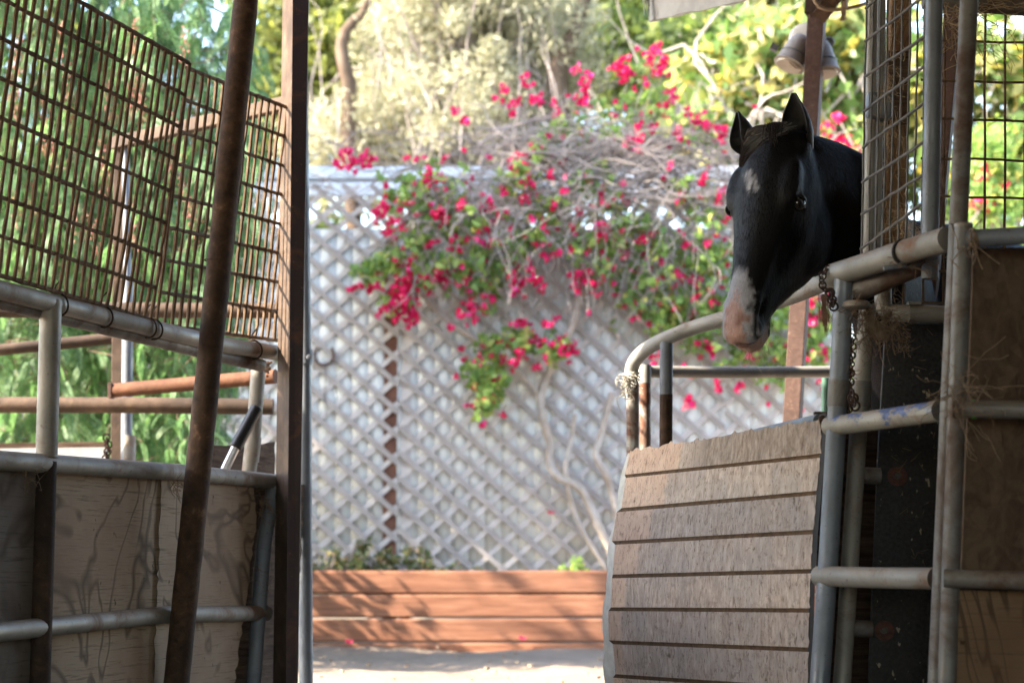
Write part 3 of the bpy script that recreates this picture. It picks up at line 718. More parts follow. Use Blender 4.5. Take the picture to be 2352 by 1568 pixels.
# ------------------------------------------------------------------ gates and panels of the stall with the horse
def clump(rng, c, n, size, r=.0009, steps=6, drop=-.002):
    mb = MB()
    for _ in range(n):
        q = [Vector(c)+Vector((rng.gauss(0,size[0]), rng.gauss(0,size[1]), rng.gauss(0,size[2])))]
        d = Vector((rng.gauss(0,1), rng.gauss(0,.6), rng.gauss(0,.8))).normalized()*size[0]*.5
        for k in range(steps):
            d = (d+Vector((rng.gauss(0,1), rng.gauss(0,.6), rng.gauss(0,1)))*size[0]*.22); q.append(q[-1]+d*.7+Vector((0,0,drop)))
        mb.tube(q, r, 4, False)
    return mb
def build_stall():
    t = thing('pipe_gate', 'worn pipe gate with three short rails and a blue paint smear, beside the siding', 'gate', tuple(P(1890,1800,4.36)))
    obj('top_rail', pipe([(1913,632,4.4),(1990,608,4.27),(2080,578,4.12),(2178,549,3.97)], 27), M['pipe'], t, True)
    obj('middle_rail', pipe([(1905,979,4.38),(2000,966,4.24),(2080,955,4.12),(2160,943,4.0)], 23), M['pipe_blue'], t, True)
    obj('lower_rail', pipe([(1881,1322,4.38),(2000,1326,4.2),(2150,1328,4.0)], 23), M['pipe'], t, True)
    obj('end_upright', pipe([(1938,640,4.36),(1932,800,4.36),(1921,980,4.36),(1903,1280,4.36),(1883,1568,4.36),(1866,1800,4.36)], 23), M['pipe_grey'], t, True)
    obj('collar', pipe([(1928,873,4.36),(1925,935,4.36)], 26), M['pipe_dark'], t, True)
    mb = MB(); mb.torus(P(2075,580,4.12), S(27.5,4.12), .004, (P(2178,549,3.97)-P(1913,632,4.4)), 24, 6, 1.0, 6.6); 
    obj('rubber_band', mb, M['blackedge'], t, True)
    rng = random.Random(3)
    # chain round the top rail end, and a second one between the uprights
    t = thing('chain', 'rusty chain looped round the end of the top rail, under the horse cheek', 'chain', tuple(P(1912,640,4.38)))
    mb = MB(); ax = (P(2178,549,3.97)-P(1913,632,4.4)).normalized(); uu = ax.orthogonal().normalized(); ww = ax.cross(uu); c = P(1913,640,4.38)
    for i in range(16):
        a = 2*math.pi*i/16; rad = S(29.5,4.38); p = c+(uu*math.cos(a)+ww*math.sin(a))*rad+Vector((0,0,-.006))
        tn = (-uu*math.sin(a)+ww*math.cos(a)); mb.torus(p, .0085, .0021, (ax if i % 2 else (p-c).normalized()), 12, 5)
    for i in range(5): mb.torus(P(1907+i*2,672+i*8,4.33), .009, .0026, (1,.2,0) if i % 2 else (0,1,0), 12, 5)
    obj('links', mb, M['chain'], t, True)
    t = thing('chain', 'rusty chain hanging between the two collared uprights', 'chain', tuple(P(1953,890,4.34)))
    mb = MB()
    for i in range(20): mb.torus(P(1956-i*.55+(2 if i % 3 else 0),775+i*10.2,4.35), .0085, .0022, (1,.2,0) if i % 2 else (.2,1,0), 12, 5)
    for i in range(4): mb.torus(P(1957+i*2,905+i*9,4.3), .0105, .0028, (.2,1,0) if i % 2 else (1,.2,0), 12, 5)
    obj('links', mb, M['chain'], t, True)
    t = thing('pipe_gate', 'inner pipe gate holding a black rubber mat with washers', 'gate', tuple(P(1950,1800,4.5)))
    obj('upright', pipe([(1993,700,4.5),(1985,800,4.5),(1972,980,4.5),(1958,1200,4.5),(1942,1450,4.5),(1934,1568,4.5),(1922,1800,4.5)], 20.5), M['pipe'], t, True)
    obj('collar', pipe([(1979,876,4.5),(1976,935,4.5)], 24), M['pipe_dark'], t, True)
    obj('stub_rail', pipe([(1966,1091,4.53),(2022,1093,4.53)], 19), M['pipe_dark'], t, True)
    obj('stub_rail', pipe([(1950,1442,4.53),(2003,1444,4.53)], 19), M['pipe_dark'], t, True)
    r = MB(); pts = [(2028,640,4.47),(2028,690,4.47),(2031,708,4.47),(2042,717,4.47),(2060,719,4.46),(2200,723,4.42)]
    r.tube([P(*p) for p in pts], S(20,4.47), 16); obj('bent_rail', r, M['pipe'], t, True)
    obj('clamp_band', pipe([(2086,719,4.45),(2112,720,4.45)], 22.5), M['pipe'], t, True)
    mb = MB(); mb.box(P(2099,697,4.43), (.028,.03,.006)); obj('clamp_plate', mb, M['pipe'], t)
    def quad(nm, pts, d, th, mat, par, n=1):
        m = MB(); fr = [P(x, y, d) for x, y in pts]; k = len(fr)
        m.add(fr+[p+Vector((0,th,0)) for p in fr], [tuple(range(k))[::-1], tuple(range(k, 2*k))]+[(i, (i+1) % k, (i+1) % k+k, i+k) for i in range(k)])
        return obj(nm, m, mat, par, bevel=.002)
    mat_o = quad('rubber_mat', [(2034,742),(2420,746),(2420,1800),(1988,1800),(1995,1568),(2016,1060)], 4.56, .015, M['rubber'], t)
    for (x, y) in ((2061,1093),(2031,1447)):
        q = MB(); p = P(x, y, 4.555); q.lathe(p, (0,-1,0), [(0,.0225),(.003,.0225),(.0032,.02)], 22); wsh = obj('washer', q, M['washer'], mat_o, True)
        q = MB(); q.lathe(p+Vector((0,-.003,0)), (0,-1,0), [(0,.007),(.004,.007),(.006,.004)], 8); q.torus(p+Vector((-.002,-.006,.002)), .008, .0014, (0,1,0), 12, 5, 0, 4); obj('bolt', q, M['wire'], wsh, True)
    # dark inside of the stall behind the mat, a plank wall
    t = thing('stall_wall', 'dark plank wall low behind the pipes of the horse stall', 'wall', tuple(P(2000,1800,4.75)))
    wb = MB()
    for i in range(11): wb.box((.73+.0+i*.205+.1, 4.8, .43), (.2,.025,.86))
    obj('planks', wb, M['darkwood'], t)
    # loose open pipe lying under the top rail
    t = thing('loose_pipe', 'short open ended pipe wedged under the top rail, wrapped in cobweb', 'pipe', tuple(P(1990,660,4.34)))
    mb = MB(); a = P(1972,668,4.36); b = P(2140,596,4.2)
    mb.hollow(a, b, S(25,4.36), .004); obj('pipe_shell', mb, M['pipe_dark'], t, True)
    mb = MB(); mb.lathe(P(1966,692,4.33), (0,0,-1), [(0,.026),(.006,.031),(.012,.03),(.016,.024)], 18)
    obj('end_cap', mb, M['pipe'], t, True)
    t = thing('metal_hook', 'thin grey hook caught under the top rail', 'hook', tuple(P(2085,600,4.12)))
    mb = MB(); mb.tube([P(x, y, 4.14) for x, y in ((2030,617),(2060,612),(2090,607),(2110,604),(2118,598),(2112,592),(2100,594))], .0055, 8); obj('hook_rod', mb, M['pipe_grey'], t, True)
    # cobwebs
    rng = random.Random(21)
    cw = MB()
    def web(x, y, d, n, sx, sy, drop=0):
        m = clump(rng, P(x, y, d), n, (S(sx, d), .02, S(sy, d)), .0008, 6, drop); cw.add(m.v, m.f)
    web(2000,745,4.38,90,20,22,-.002); web(2045,735,4.38,70,14,16,-.003); web(1985,720,4.36,40,14,12); web(2050,660,4.36,25,9,24,-.003); web(2075,790,4.4,40,8,12); web(1955,820,4.34,40,7,60)
    web(1958,700,4.33,30,8,14); web(2100,605,4.12,20,20,6)
    for (x0,y0,x1,y1,sg,n) in ((1990,705,2045,715,60,40),(1985,720,2060,745,45,50),(1990,760,2050,750,26,24)):
        for _ in range(n):
            s = sg*rng.uniform(.6,1.15); j = lambda: rng.gauss(0,2.5)
            cw.tube([P(x0+j(),y0+j(),4.37), P(x0*.7+x1*.3+j(),y0*.7+y1*.3+s*.75+j(),4.36), P(x0*.35+x1*.65+j(),y0*.35+y1*.65+s*.85+j(),4.36), P(x1+j(),y1+j(),4.37)], .0009, 4, False)
    for _ in range(60):
        x = rng.uniform(2040,2160); y = rng.uniform(742,1300); d = 4.545; p = P(x, y, d); 
        if y > 800 and rng.random() < .45: continue
        cw.tube([p, p+Vector((rng.gauss(0,.006),-.002,rng.gauss(0,.006))), p+Vector((rng.gauss(0,.01),-.003,rng.gauss(0,.01)))], .0007, 4, False)
    tag(obj('cobweb', cw, M['cobweb']), 'brown cobweb and hay tangle hanging between the inner gate pipes', 'cobweb')

    # upper mesh window of the gate
    t = thing('mesh_window', 'grey wire mesh window with slanting wires, between a clamped pipe and a thick pipe', 'mesh', tuple(P(2050,600,4.55)))
    TL = P(1992,-60,4.62); BL = P(1978,600,4.62); TR = P(2128,-60,4.3); BR = P(2116,600,4.3)
    q = lambda s, v: (TL*(1-s)+TR*s)*(1-v)+(BL*(1-s)+BR*s)*v
    wv = MB(); wh = MB()
    for i in range(9): wv.tube([q(i/8, v/14)+Vector((rng.gauss(0,.0008),0,0)) for v in range(15)], .0026, 7)
    # the slanting wires: (y at the left wire, y at the right wire)
    for (y0, y1) in ((-75,-195),(22,-110),(98,-12),(180,85),(259,153),(342,238),(422,328),(495,403),(573,468),(652,548)):
        yy = lambda y: (y+60)/660
        a = q(-.02, yy(y0)); b = q(1.02, yy(y1))
        wh.tube([a+(b-a)*(k/10)+Vector((0,-.005,rng.gauss(0,.0008))) for k in range(11)], .0034, 8)
    obj('upright_wires', wv, M['wire'], t, True); obj('slanting_wires', wh, M['wire'], t, True)
    t = thing('pipe_post', 'pale grey pipe pair with a wide clamp behind the slanting mesh wires', 'post', tuple(P(2000,620,4.8)))
    obj('post_shaft', pipe([(2003,-80,4.8),(2000,250,4.8),(1993,650,4.8)], 13), M['pipe_light'], t, True)
    obj('post_shaft', pipe([(2025,-80,4.82),(2019,250,4.82),(2011,650,4.82)], 11), M['pipe_light'], t, True)
    mb = MB(); mb.bar(P(2017,218,4.8), P(2015,277,4.8), S(58,4.8), .07); obj('clamp', mb, M['pipe_grey'], t, bevel=.008)
    t = thing('wooden_post', 'brown wooden post with hay caught on it behind the slanting mesh wires', 'post', tuple(P(2062,640,4.95)))
    mb = MB(); mb.bar(P(2068,-90,4.95), P(2050,620,4.95), S(46,4.95), .05); obj('post_shaft', mb, M['ply_brown'], t, bevel=.004)
    mb = MB(); mb.bar(P(2064,120,4.92), P(2062,285,4.92), S(50,4.92), .02); obj('cleat', mb, M['darkwood'], t)
    hw = MB()
    for _ in range(90):
        x = 2040+rng.gauss(0,16); y = rng.uniform(0,560); p = P(x, y, 4.88); pts = [p]
        for k in range(4): pts.append(pts[-1]+Vector((rng.gauss(0,.008),rng.gauss(0,.006),rng.gauss(-.008,.012))))
        hw.tube(pts, .0009, 4, False)
    for (x, y, n, sx, sy) in ((2078,510,60,14,18),(2098,540,40,10,14),(2090,470,30,8,26),(2030,200,30,12,10),(2044,290,30,16,8)):
        m = clump(rng, P(x, y, 4.6), n, (S(sx,4.6), .02, S(sy,4.6)), .0007, 5, -.002); hw.add(m.v, m.f)
    obj('hay_wisps', hw, M['twine'], t)
    t = thing('pipe_post', 'thick grey pipe standing on the top rail beside the slanting mesh wires', 'post', tuple(P(2136,560,4.2)))
    obj('post_shaft', pipe([(2147,-80,4.2),(2143,200,4.2),(2136,575,4.2),(2136,640,4.2)], 20.5), M['pipe_grey'], t, True)
    # corner posts
    t = thing('pipe_post', 'tall dull pipe running the whole height in front of the rubber mat', 'post', tuple(P(2120,1850,3.92)))
    obj('post_shaft', pipe([(2229,-60,3.92),(2226,0,3.92),(2201,517,3.92),(2179,977,3.92),(2153,1568,3.92),(2141,1850,3.92)], 22), M['pipe_dark'], t, True)
    # wall panel at the edge
    t = thing('panel_fence', 'pipe stall panel with brown strand board above and swirly plywood below', 'panel', tuple(P(2180,1850,3.8)))
    obj('corner_post', pipe([(2213,520,3.82),(2203,800,3.82),(2195,1000,3.82),(2184,1300,3.82),(2175,1568,3.82),(2166,1850,3.82)], 21), M['pipe_dark'], t, True)
    mb = MB(); mb.lathe(P(2213,521,3.82), (0,0,1), [(0,S(22,3.82)),(.004,S(22,3.82)),(.007,S(19,3.82))], 20); obj('post_cap', mb, M['pipe'], t, True)
    obj('top_rail', pipe([(2220,548,3.8),(2352,541,3.76),(2900,512,3.6)], 21), M['pipe_grey'], t, True)
    mr = obj('middle_rail', pipe([(2190,938,3.8),(2352,941,3.76),(2900,950,3.6)], 21), M['pipe_dark'], t, True)
    obj('lower_rail', pipe([(2168,1327,3.8),(2352,1333,3.76),(2900,1345,3.6)], 21), M['pipe_dark'], t, True)
    obj('tape_band', pipe([(2232,939,3.79),(2243,939,3.79)], 22), M['green_tape'], mr, True)
    quad('strand_board', [(2236,570),(2900,560),(2900,1360),(2206,1345),(2222,960)], 3.87, .014, M['osb'], t)
    quad('plywood_sheet', [(2196,1354),(2900,1368),(2900,1850),(2180,1850)], 3.84, .014, M['ply_brown'], t)
    quad('white_edge', [(2189,1350),(2197,1350),(2182,1850),(2174,1850)], 3.85, .01, M['white_paint'], t)
    tw = MB(); p = P(2228,552,3.8)
    for k in range(4): tw.torus(P(2229+k*2.5,548,3.795), S(23,3.8), .0022, (1,.1,.2*k-.2), 18, 5)
    m = clump(rng, P(2222,565,3.76), 16, (.014,.01,.016), .0013, 5, -.004); tw.add(m.v, m.f)
    obj('twine_knot', tw, M['cobweb'], t)
    m = clump(rng, P(2215,905,3.77), 70, (.022,.02,.03), .0008, 6, -.002); obj('cobweb', m, M['cobweb'], t)
    # coarse mesh far behind the panel with its top pipe
    t = thing('wire_mesh', 'coarse square wire mesh under a hay strewn pipe, in front of yellow foliage', 'mesh', tuple(P(2300,560,5.1)))
    wv = MB()
    for i in range(-5, 14):
        x0 = 2260+46*i; wv.tube([P(x0+2, -60+k*66, 5.1)+Vector((rng.gauss(0,.001),0,0)) for k in range(11)] if i >= 0 else [P(x0+2-k*.35, -60+k*80, 5.1) for k in range(11)], .0034, 7)
    wh = MB()
    for y in (-90,0,92,183,272,364,450,538,622,695):
        wh.tube([P(2115+k*60, y+k*1.6, 5.095)+Vector((0,0,rng.gauss(0,.0012))) for k in range(14)], .0034, 7)
    obj('upright_wires', wv, M['mesh'], t, True); obj('level_wires', wh, M['mesh'], t, True)
    obj('top_pipe', pipe([(2120,2,5.08),(2352,18,5.08),(2900,50,5.08)], 20), M['pipe_dark'], t, True)
    hw = clump(rng, P(2195,42,5.0), 50, (.03,.02,.03), .0012, 5, -.003); m = clump(rng, P(2262,70,5.0), 40, (.03,.02,.05), .0008, 6, -.004); hw.add(m.v, m.f)
    for _ in range(50):
        p = P(rng.uniform(2240,2360), 12+rng.gauss(0,8), 5.0); hw.tube([p, p+Vector((rng.gauss(0,.02),0,rng.gauss(0,.004)))], .0009, 4, False)
    obj('hay_wisps', hw, M['twine'], t)
    t = thing('rusted_post', 'slanting rusty square post between the thick grey pipe and the tall dull pipe', 'post', tuple(P(2095,900,5.6)))
    mb = MB(); mb.bar(P(2197,-40,5.6), P(2112,900,5.6), S(40,5.6), S(40,5.6), (.35,.93,0)); obj('post_shaft', mb, M['rust_red'], t, bevel=.003)
    tag(obj('steel_stake', pipe([(1896,868,6.9),(1895,1300,6.9)], 9), M['green_metal'], None, True), 'dark green steel stake standing behind the gate upright', 'stake')
build_stall()

# ------------------------------------------------------------------ the black horse
def build_horse():
    th = math.radians(36); ph = math.radians(25); L = .60
    f = Vector((-math.sin(th), -math.cos(th), 0)); up = Vector((0,0,1))
    ax = (-up*math.cos(ph)+f*math.sin(ph)); dv = (f*math.cos(ph)+up*math.sin(ph)); lw = Vector((math.cos(th), -math.sin(th), 0))
    O = P(1776, 303, 4.98); UK = .95
    H = lambda u, v, w_: O+ax*(u*UK)+dv*v+lw*w_
    t = thing('horse', 'black horse with white star and pink snip, hanging its head over the gate', 'horse', (1.6, 6.1, 0))
    mb = MB()
    def loft(rings, closed=True):
        n = len(rings[0]); b = len(mb.v)
        for r in rings: mb.v += [tuple(p) for p in r]
        for i in range(len(rings)-1):
            for k in range(n):
                k2 = (k+1) % n; mb.f.append((b+i*n+k, b+i*n+k2, b+(i+1)*n+k2, b+(i+1)*n+k))
        mb.f.append(tuple(b+k for k in range(n))[::-1]); mb.f.append(tuple(b+(len(rings)-1)*n+k for k in range(n)))
    def ell(c, r, axes=None, nu=20, nv=12):
        A = axes or (lw, dv, ax); rings = []
        for j in range(nv+1):
            a = -math.pi/2+math.pi*(j+.02)/(nv+.04)
            rings.append([Vector(c)+A[0]*(r[0]*math.cos(a)*math.cos(2*math.pi*k/nu))+A[1]*(r[1]*math.cos(a)*math.sin(2*math.pi*k/nu))+A[2]*(r[2]*math.sin(a)) for k in range(nu)])
        loft(rings)
    # skull: (u, dorsal v, ventral v, half width at the face, half width at the cheek, height share of widest)
    st = [(-.03,-.03,-.13,.03,.05),(0,0,-.17,.052,.07),(.05,.018,-.215,.066,.082),(.10,.03,-.25,.088,.094),(.16,.036,-.295,.096,.095),(.21,.034,-.31,.096,.096),
          (.26,.026,-.312,.082,.092),(.31,.016,-.28,.068,.084),(.36,.007,-.240,.058,.072),(.41,.0,-.206,.052,.061),(.45,-.004,-.178,.049,.055),(.49,-.008,-.157,.049,.052),
          (.53,-.014,-.138,.049,.055),(.56,-.020,-.124,.054,.058),(.585,-.030,-.112,.054,.056),(.602,-.044,-.102,.046,.047),(.612,-.062,-.094,.032,.032)]
    rings = []
    for (u, vt, vb, wf, wc) in st:
        r = []
        for k in range(28):
            a = 2*math.pi*k/28; c, s = math.cos(a), math.sin(a)
            # s>0: dorsal half
            e = 2.4
            cc = math.copysign(abs(c)**(2/e), c); ss = math.copysign(abs(s)**(2/e), s)
            mid = vt-(vt-vb)*.42
            wv = wf+(wc-wf)*.5 if s > 0 else wc
            v = mid+(vt-mid)*ss if s > 0 else mid+(mid-vb)*ss
            wd = (wc*.5+wf*.5)*cc if s > 0 else cc*(wc*(1-.42*abs(s)**1.6))
            r.append(H(u, v, wd))
        rings.append(r)
    loft(rings)
    for sg in (1, -1):
        ell(H(.165,-.018,sg*.074), (.030,.036,.075))           # brow over the eye
        ell(H(.21,-.19,sg*.054), (.044,.098,.11))            # cheek
        ell(H(.29,-.07,sg*.058), (.018,.012,.09))              # facial crest
        ell(H(.520,-.055,sg*.045), (.020,.030,.034))           # nostril wing
        ell(H(.02,-.05,sg*.055), (.03,.04,.045))               # ear base
        ell(H(.25,-.212,sg*.03), (.022,.03,.10), None)         # jaw bone
    ell(H(.594,-.072,0), (.046,.036,.026)); ell(H(.582,-.120,0), (.038,.020,.026)); ell(H(.54,-.136,0), (.034,.026,.045))
    ell(H(.05,-.0,0), (.05,.03,.08)); ell(H(.14,.018,0), (.05,.02,.08))
    # neck and trunk: centre, half width, half height, pointing back to the right
    b = Vector((math.sin(math.radians(47)), math.cos(math.radians(47)), 0)); bl = Vector((b.y, -b.x, 0))
    head_c = H(.06,-.14,0)
    WI = Vector((1.42, 5.98, 0))
    neck = [(H(.09,-.13,.0), .075,.125, (-dv*.6-ax*.8)),(H(.05,-.20,.005),.085,.155,(-dv*.75-ax*.4)),(H(.04,-.30,.02),.098,.19,(-dv*.8-ax*.1)+b*.4),
            (H(.07,-.44,.07)+b*.03,.115,.235,b),(WI-b*.42+up*1.20,.14,.29,b),(WI-b*.2+up*1.16,.2,.34,b),(WI+up*1.13,.25,.37,b),(WI+b*.3+up*1.1,.28,.36,b),
            (WI+b*.7+up*1.08,.31,.36,b),(WI+b*1.05+up*1.12,.29,.35,b),(WI+b*1.3+up*1.14,.26,.32,b),(WI+b*1.5+up*1.12,.18,.24,b),(WI+b*1.58+up*1.1,.08,.12,b)]
    # chain of rings
    rings = []
    for (c, hw, hh, d) in neck:
        d = d.normalized(); side = d.cross(up).normalized() if abs(d.z) < .95 else bl
        u2 = side.cross(d).normalized()
        if u2.z < 0: u2 = -u2
        side = u2.cross(d).normalized()
        rings.append([c+side*(hw*math.cos(2*math.pi*k/28)*(1-.25*max(0, math.sin(2*math.pi*k/28))))+u2*(hh*math.sin(2*math.pi*k/28)) for k in range(28)])
    loft(rings)
    # chest and legs
    ell(WI-b*.22+up*1.02, (.22,.26,.28), (bl, b, up))
    for sg in (1, -1):
        def leg(pts):
            m2 = MB(); m2.tube([p for p, r in pts], [r for p, r in pts], 14); mb.add(m2.v, m2.f)
        s = WI+bl*(sg*.16)
        leg([(s-b*.1+up*1.0,.12),(s-b*.1+up*.8,.085),(s-b*.08+up*.5,.055),(s-b*.09+up*.46,.058),(s-b*.07+up*.4,.042),(s-b*.07+up*.15,.035),(s-b*.07+up*.12,.042),(s-b*.09+up*.07,.038),(s-b*.1+up*.055,.052),(s-b*.115+up*.0,.062)])
        s = WI+b*1.32+bl*(sg*.17)
        leg([(s+up*1.1,.16),(s-b*.06+up*.85,.12),(s+b*.06+up*.62,.075),(s+b*.14+up*.5,.06),(s+b*.1+up*.42,.045),(s+b*.08+up*.16,.036),(s+b*.07+up*.12,.043),(s+b*.05+up*.07,.04),(s+b*.04+up*.055,.054),(s+b*.02+up*.0,.064)])
    me = bpy.data.meshes.new('horse_build'); me.from_pydata(mb.v, [], mb.f); me.update()
    tmp = bpy.data.objects.new('horse_build', me); COL.objects.link(tmp)
    rm = tmp.modifiers.new('r', 'REMESH'); rm.mode = 'VOXEL'; rm.voxel_size = .0085
    sm = tmp.modifiers.new('s', 'SMOOTH'); sm.factor = .5; sm.iterations = 9
    dg = bpy.context.evaluated_depsgraph_get(); ev = tmp.evaluated_get(dg); m2 = ev.to_mesh()
    nv = len(m2.vertices); V = np.empty(nv*3, dtype=np.float32); m2.vertices.foreach_get('co', V); V = V.reshape(-1, 3).astype(float)
    F = np.empty(len(m2.loops), dtype=np.int32); m2.loops.foreach_get('vertex_index', F)
    lt = np.empty(len(m2.polygons), dtype=np.int32); m2.polygons.foreach_get('loop_total', lt)
    NRM = np.empty(nv*3, dtype=np.float32); m2.vertices.foreach_get('normal', NRM); NRM = NRM.reshape(-1, 3).astype(float)
    ev.to_mesh_clear(); bpy.data.objects.remove(tmp); bpy.data.meshes.remove(me)
    assert (lt == 4).all(); F = F.reshape(-1, 4)
    # refine the head: split faces near it once
    o3 = np.array(O); A3 = np.array([ax, dv, lw])
    def refine(V, F, mask):
        """1-to-4 split of the masked quads; hanging nodes closed by splitting every quad into its own vertices is avoided by masking whole head"""
        return V, F
    # shape details in head coordinates
    Q = (V-o3) @ A3.T; U, VV, WW = Q[:,0]/UK, Q[:,1], Q[:,2]
    def dent(u, v, w_, ru, rv, rw, depth, dirn=None, power=1.0):
        nonlocal V
        g = np.exp(-(((U-u)/ru)**2+((VV-v)/rv)**2+((WW-w_)/rw)**2)*power)
        if dirn is None: V = V-NRM*(g*depth)[:,None]
        else: V = V+np.outer(g*depth, np.array(dirn))
    head = (U > -.1) & (U < .7) & (VV > -.32) & (np.abs(WW) < .16)
    for sg in (1, -1):
        dent(.522,-.058,sg*.058,.030,.017,.024,.034)                       # nostril
        dent(.535,-.084,sg*.055,.018,.012,.02,.008)
        dent(.208,-.050,sg*.100,.016,.020,.02,.010)                        # eye socket
        dent(.145,-.033,sg*.07,.022,.018,.02,.010)                         # hollow above the eye
        dent(.36,-.075,sg*.06,.06,.022,.03,.005)                           # hollow along the nose bone
        dent(.27,-.12,sg*.08,.03,.05,.03,-.004)
    # mouth slit, low at the front and rising back along the lips
    mz = np.abs(VV-(-.108-.02*np.clip((.6-U)/.1, 0, 1))-.0)
    # fine coat relief
    lab = np.zeros((nv, 3)); 
    coat = np.array((.0042,.004,.0044)); 
    nz = np.array([mnoise.noise((q[0]*38, q[1]*38, q[2]*38)) for q in np.where(head[:,None], Q, 0)])
    nz2 = np.array([mnoise.noise((q[0]*110, q[1]*110, q[2]*110)) for q in np.where(head[:,None], Q, 0)])
    col = np.tile(coat, (nv, 1))
    stk = np.array([mnoise.noise((u_*22+w_*60, w_*170, 3.3)) for u_, w_ in np.where(head[:,None], np.stack([U, WW], 1), 0)])
    def paint(mask, c):
        nonlocal col
        mask = np.clip(mask, 0, 1)[:,None]; col = col*(1-mask)+np.array(c)*mask
    # brown tint behind the eye and along the neck
    paint(np.exp(-(((U-.19)/.05)**2+((VV+.09)/.05)**2+((WW-.09)/.05)**2))*.8*(.6+nz), (.022,.013,.006))
    paint(np.exp(-(((U-.02)/.08)**2+((VV+.22)/.12)**2+((WW-.09)/.08)**2))*.35, (.02,.012,.006))
    # white star: a small crescent off the middle of the forehead
    sd1 = np.sqrt(((U-.185)/.034)**2+((WW-(-.010)-(U-.185)*.45)/.017)**2)+.55*nz+.35*nz2
    front = (VV > -.03)
    paint(np.where(front & head, np.clip((1.3-sd1)*1.1, 0, .75)*np.clip(.5+1.5*stk, .04, 1), 0), (.62,.6,.6))
    # snip: grey edge, then pink skin between the nostrils down to the lips
    half = .016+.036*np.clip((U-.425)/.08, 0, 1)
    edge = (half-np.abs(WW+.006))/.012+nz*1.1+stk*1.6
    s0 = np.clip((U-.425+.35*np.abs(WW)-.012*nz)/.02, 0, 1)
    facing = (VV > -.13) 
    paint(np.where(facing & (U > .36), s0*np.clip(edge, 0, 1), 0), (.34,.33,.35))
    half2 = -.006+.040*np.clip((U-.47)/.08, 0, 1)
    e2 = (half2-np.abs(WW+.004))/.010+nz*1.1+stk*1.2
    paint(np.where(facing & (U > .43), np.clip((U-.465)/.04, 0, 1)*np.clip(e2, 0, 1), 0), (.44,.26,.21))
    paint(np.where((U > .5) & (np.abs(WW) < .04), np.clip((U-.52)/.05, 0, 1)*np.clip(e2, 0, 1)*np.clip(.5+nz*1.8, 0, .9), 0), (.2,.085,.06))
    paint(np.where(head & (U > .55) & (VV < -.085) & (np.abs(WW) < .045), np.clip(.8+nz, 0, 1), 0), (.5,.31,.25))
    for sg in (1, -1):
        paint(2.6*np.exp(-(((U-.522)/.032)**2+((VV+.058)/.020)**2+((WW-sg*.056)/.024)**2)*1.2), (.004,.003,.003))
    # mouth line
    paint(np.where((U > .5) & (VV > -.14), np.exp(-((VV+.068+.55*np.abs(WW)+.4*np.clip((.60-U), 0, .1))/.0045)**2)*np.clip((U-.5)/.04, 0, 1), 0), (.006,.004,.004))
    ml = np.where((U > .5), np.exp(-((VV+.068+.55*np.abs(WW)+.4*np.clip((.60-U), 0, .1))/.007)**2)*np.clip((U-.5)/.04, 0, 1), 0)
    V = V-NRM*(ml*.006)[:,None]
    V = V-NRM*(np.where(head, nz2*.0012, 0))[:,None]
    col = np.where(head[:,None], col, coat)
    n = NT('black coat'); at = n.n('ShaderNodeAttribute', attribute_name='coat')
    v = n.coord((140,140,40)); fz = n.noise(v, 1.6, 4, .7)
    c = n.mix(n.ramp(fz, [(.3, .35), (.7, 0.)]), at.outputs['Color'], (.002,.002,.002))
    n.bump(fz, .6, .004)
    n.done(c, n.ramp(fz, [(.3, .45), (.7, .62)]), 0, .10)
    n.t.links.new(at.outputs['Alpha'], n.b.inputs['Specular IOR Level'])
    n.b.inputs['Sheen Weight'].default_value = .02; n.b.inputs['Sheen Roughness'].default_value = .4; n.b.inputs['Sheen Tint'].default_value = (.6,.7,1,1)  # blue tint puts a sky sheen into the coat
    o = link_np('body', V, F, n.m, t, True)
    ca = o.data.color_attributes.new('coat', 'FLOAT_COLOR', 'POINT')
    spc = np.where(head, .03+.22*np.clip((VV+.06)/.07, 0, 1)+.12*np.clip((U-.5)/.08, 0, 1), .025)  # gloss raised on the face front to place the sky sheen there
    ca.data.foreach_set('color', np.concatenate([col, spc[:,None]], 1).astype(np.float32).ravel())
    sd_ = o.modifiers.new('sub', 'SUBSURF'); sd_.levels = 0; sd_.render_levels = 1
    # short coat hair lying along the face and neck
    pick = np.where(((U > -.15) & (U < .66) & (VV > -.45)) | ((V[:,1] < 6.1) & (V[:,2] > 1.1)))[0]
    pick = pick[((U[pick]-.208)/.032)**2+((VV[pick]+.05)/.03)**2 > 1]; idx = RNG.choice(pick, 26000); p0 = V[idx]; nn = NRM[idx]; hc_ = col[idx]
    flow = np.where((U[idx] > .0)[:,None], np.array(ax)*.8-np.array(dv)*.35*np.sign(.05-VV[idx])[:,None], np.array(up)*-.8+np.array(b)*.6)+RNG.normal(size=(26000,3))*.22
    flow -= nn*(flow*nn).sum(1, keepdims=True); flow /= np.linalg.norm(flow, axis=1, keepdims=True)+1e-9
    muz = np.clip((U[idx]-.46)/.1, 0, 1); ln = RNG.uniform(.007,.013,26000)*(1-.6*muz)
    p0 = p0+RNG.normal(size=p0.shape)*.003; p0 = p0-nn*((p0-V[idx])*nn).sum(1, keepdims=True)
    side = np.cross(flow, nn); wdt = .0007
    tip = p0+flow*ln[:,None]+nn*(ln*.28)[:,None]
    HV = np.stack([p0-side*wdt-nn*.001, p0+side*wdt-nn*.001, tip+side*wdt*.3, tip-side*wdt*.3], 1).reshape(-1, 3)
    hm2 = NT('coat hair'); a2 = hm2.n('ShaderNodeAttribute', attribute_name='coat'); hm2.done(a2.outputs['Color'], .45, 0, .07)
    ho = link_np('coat_hair', HV, np.arange(len(HV)).reshape(-1, 4), hm2.m, t)
    hcol = np.repeat(np.clip(hc_*RNG.uniform(.6,1.5,(26000,1))+.002, 0, .8), 4, axis=0)
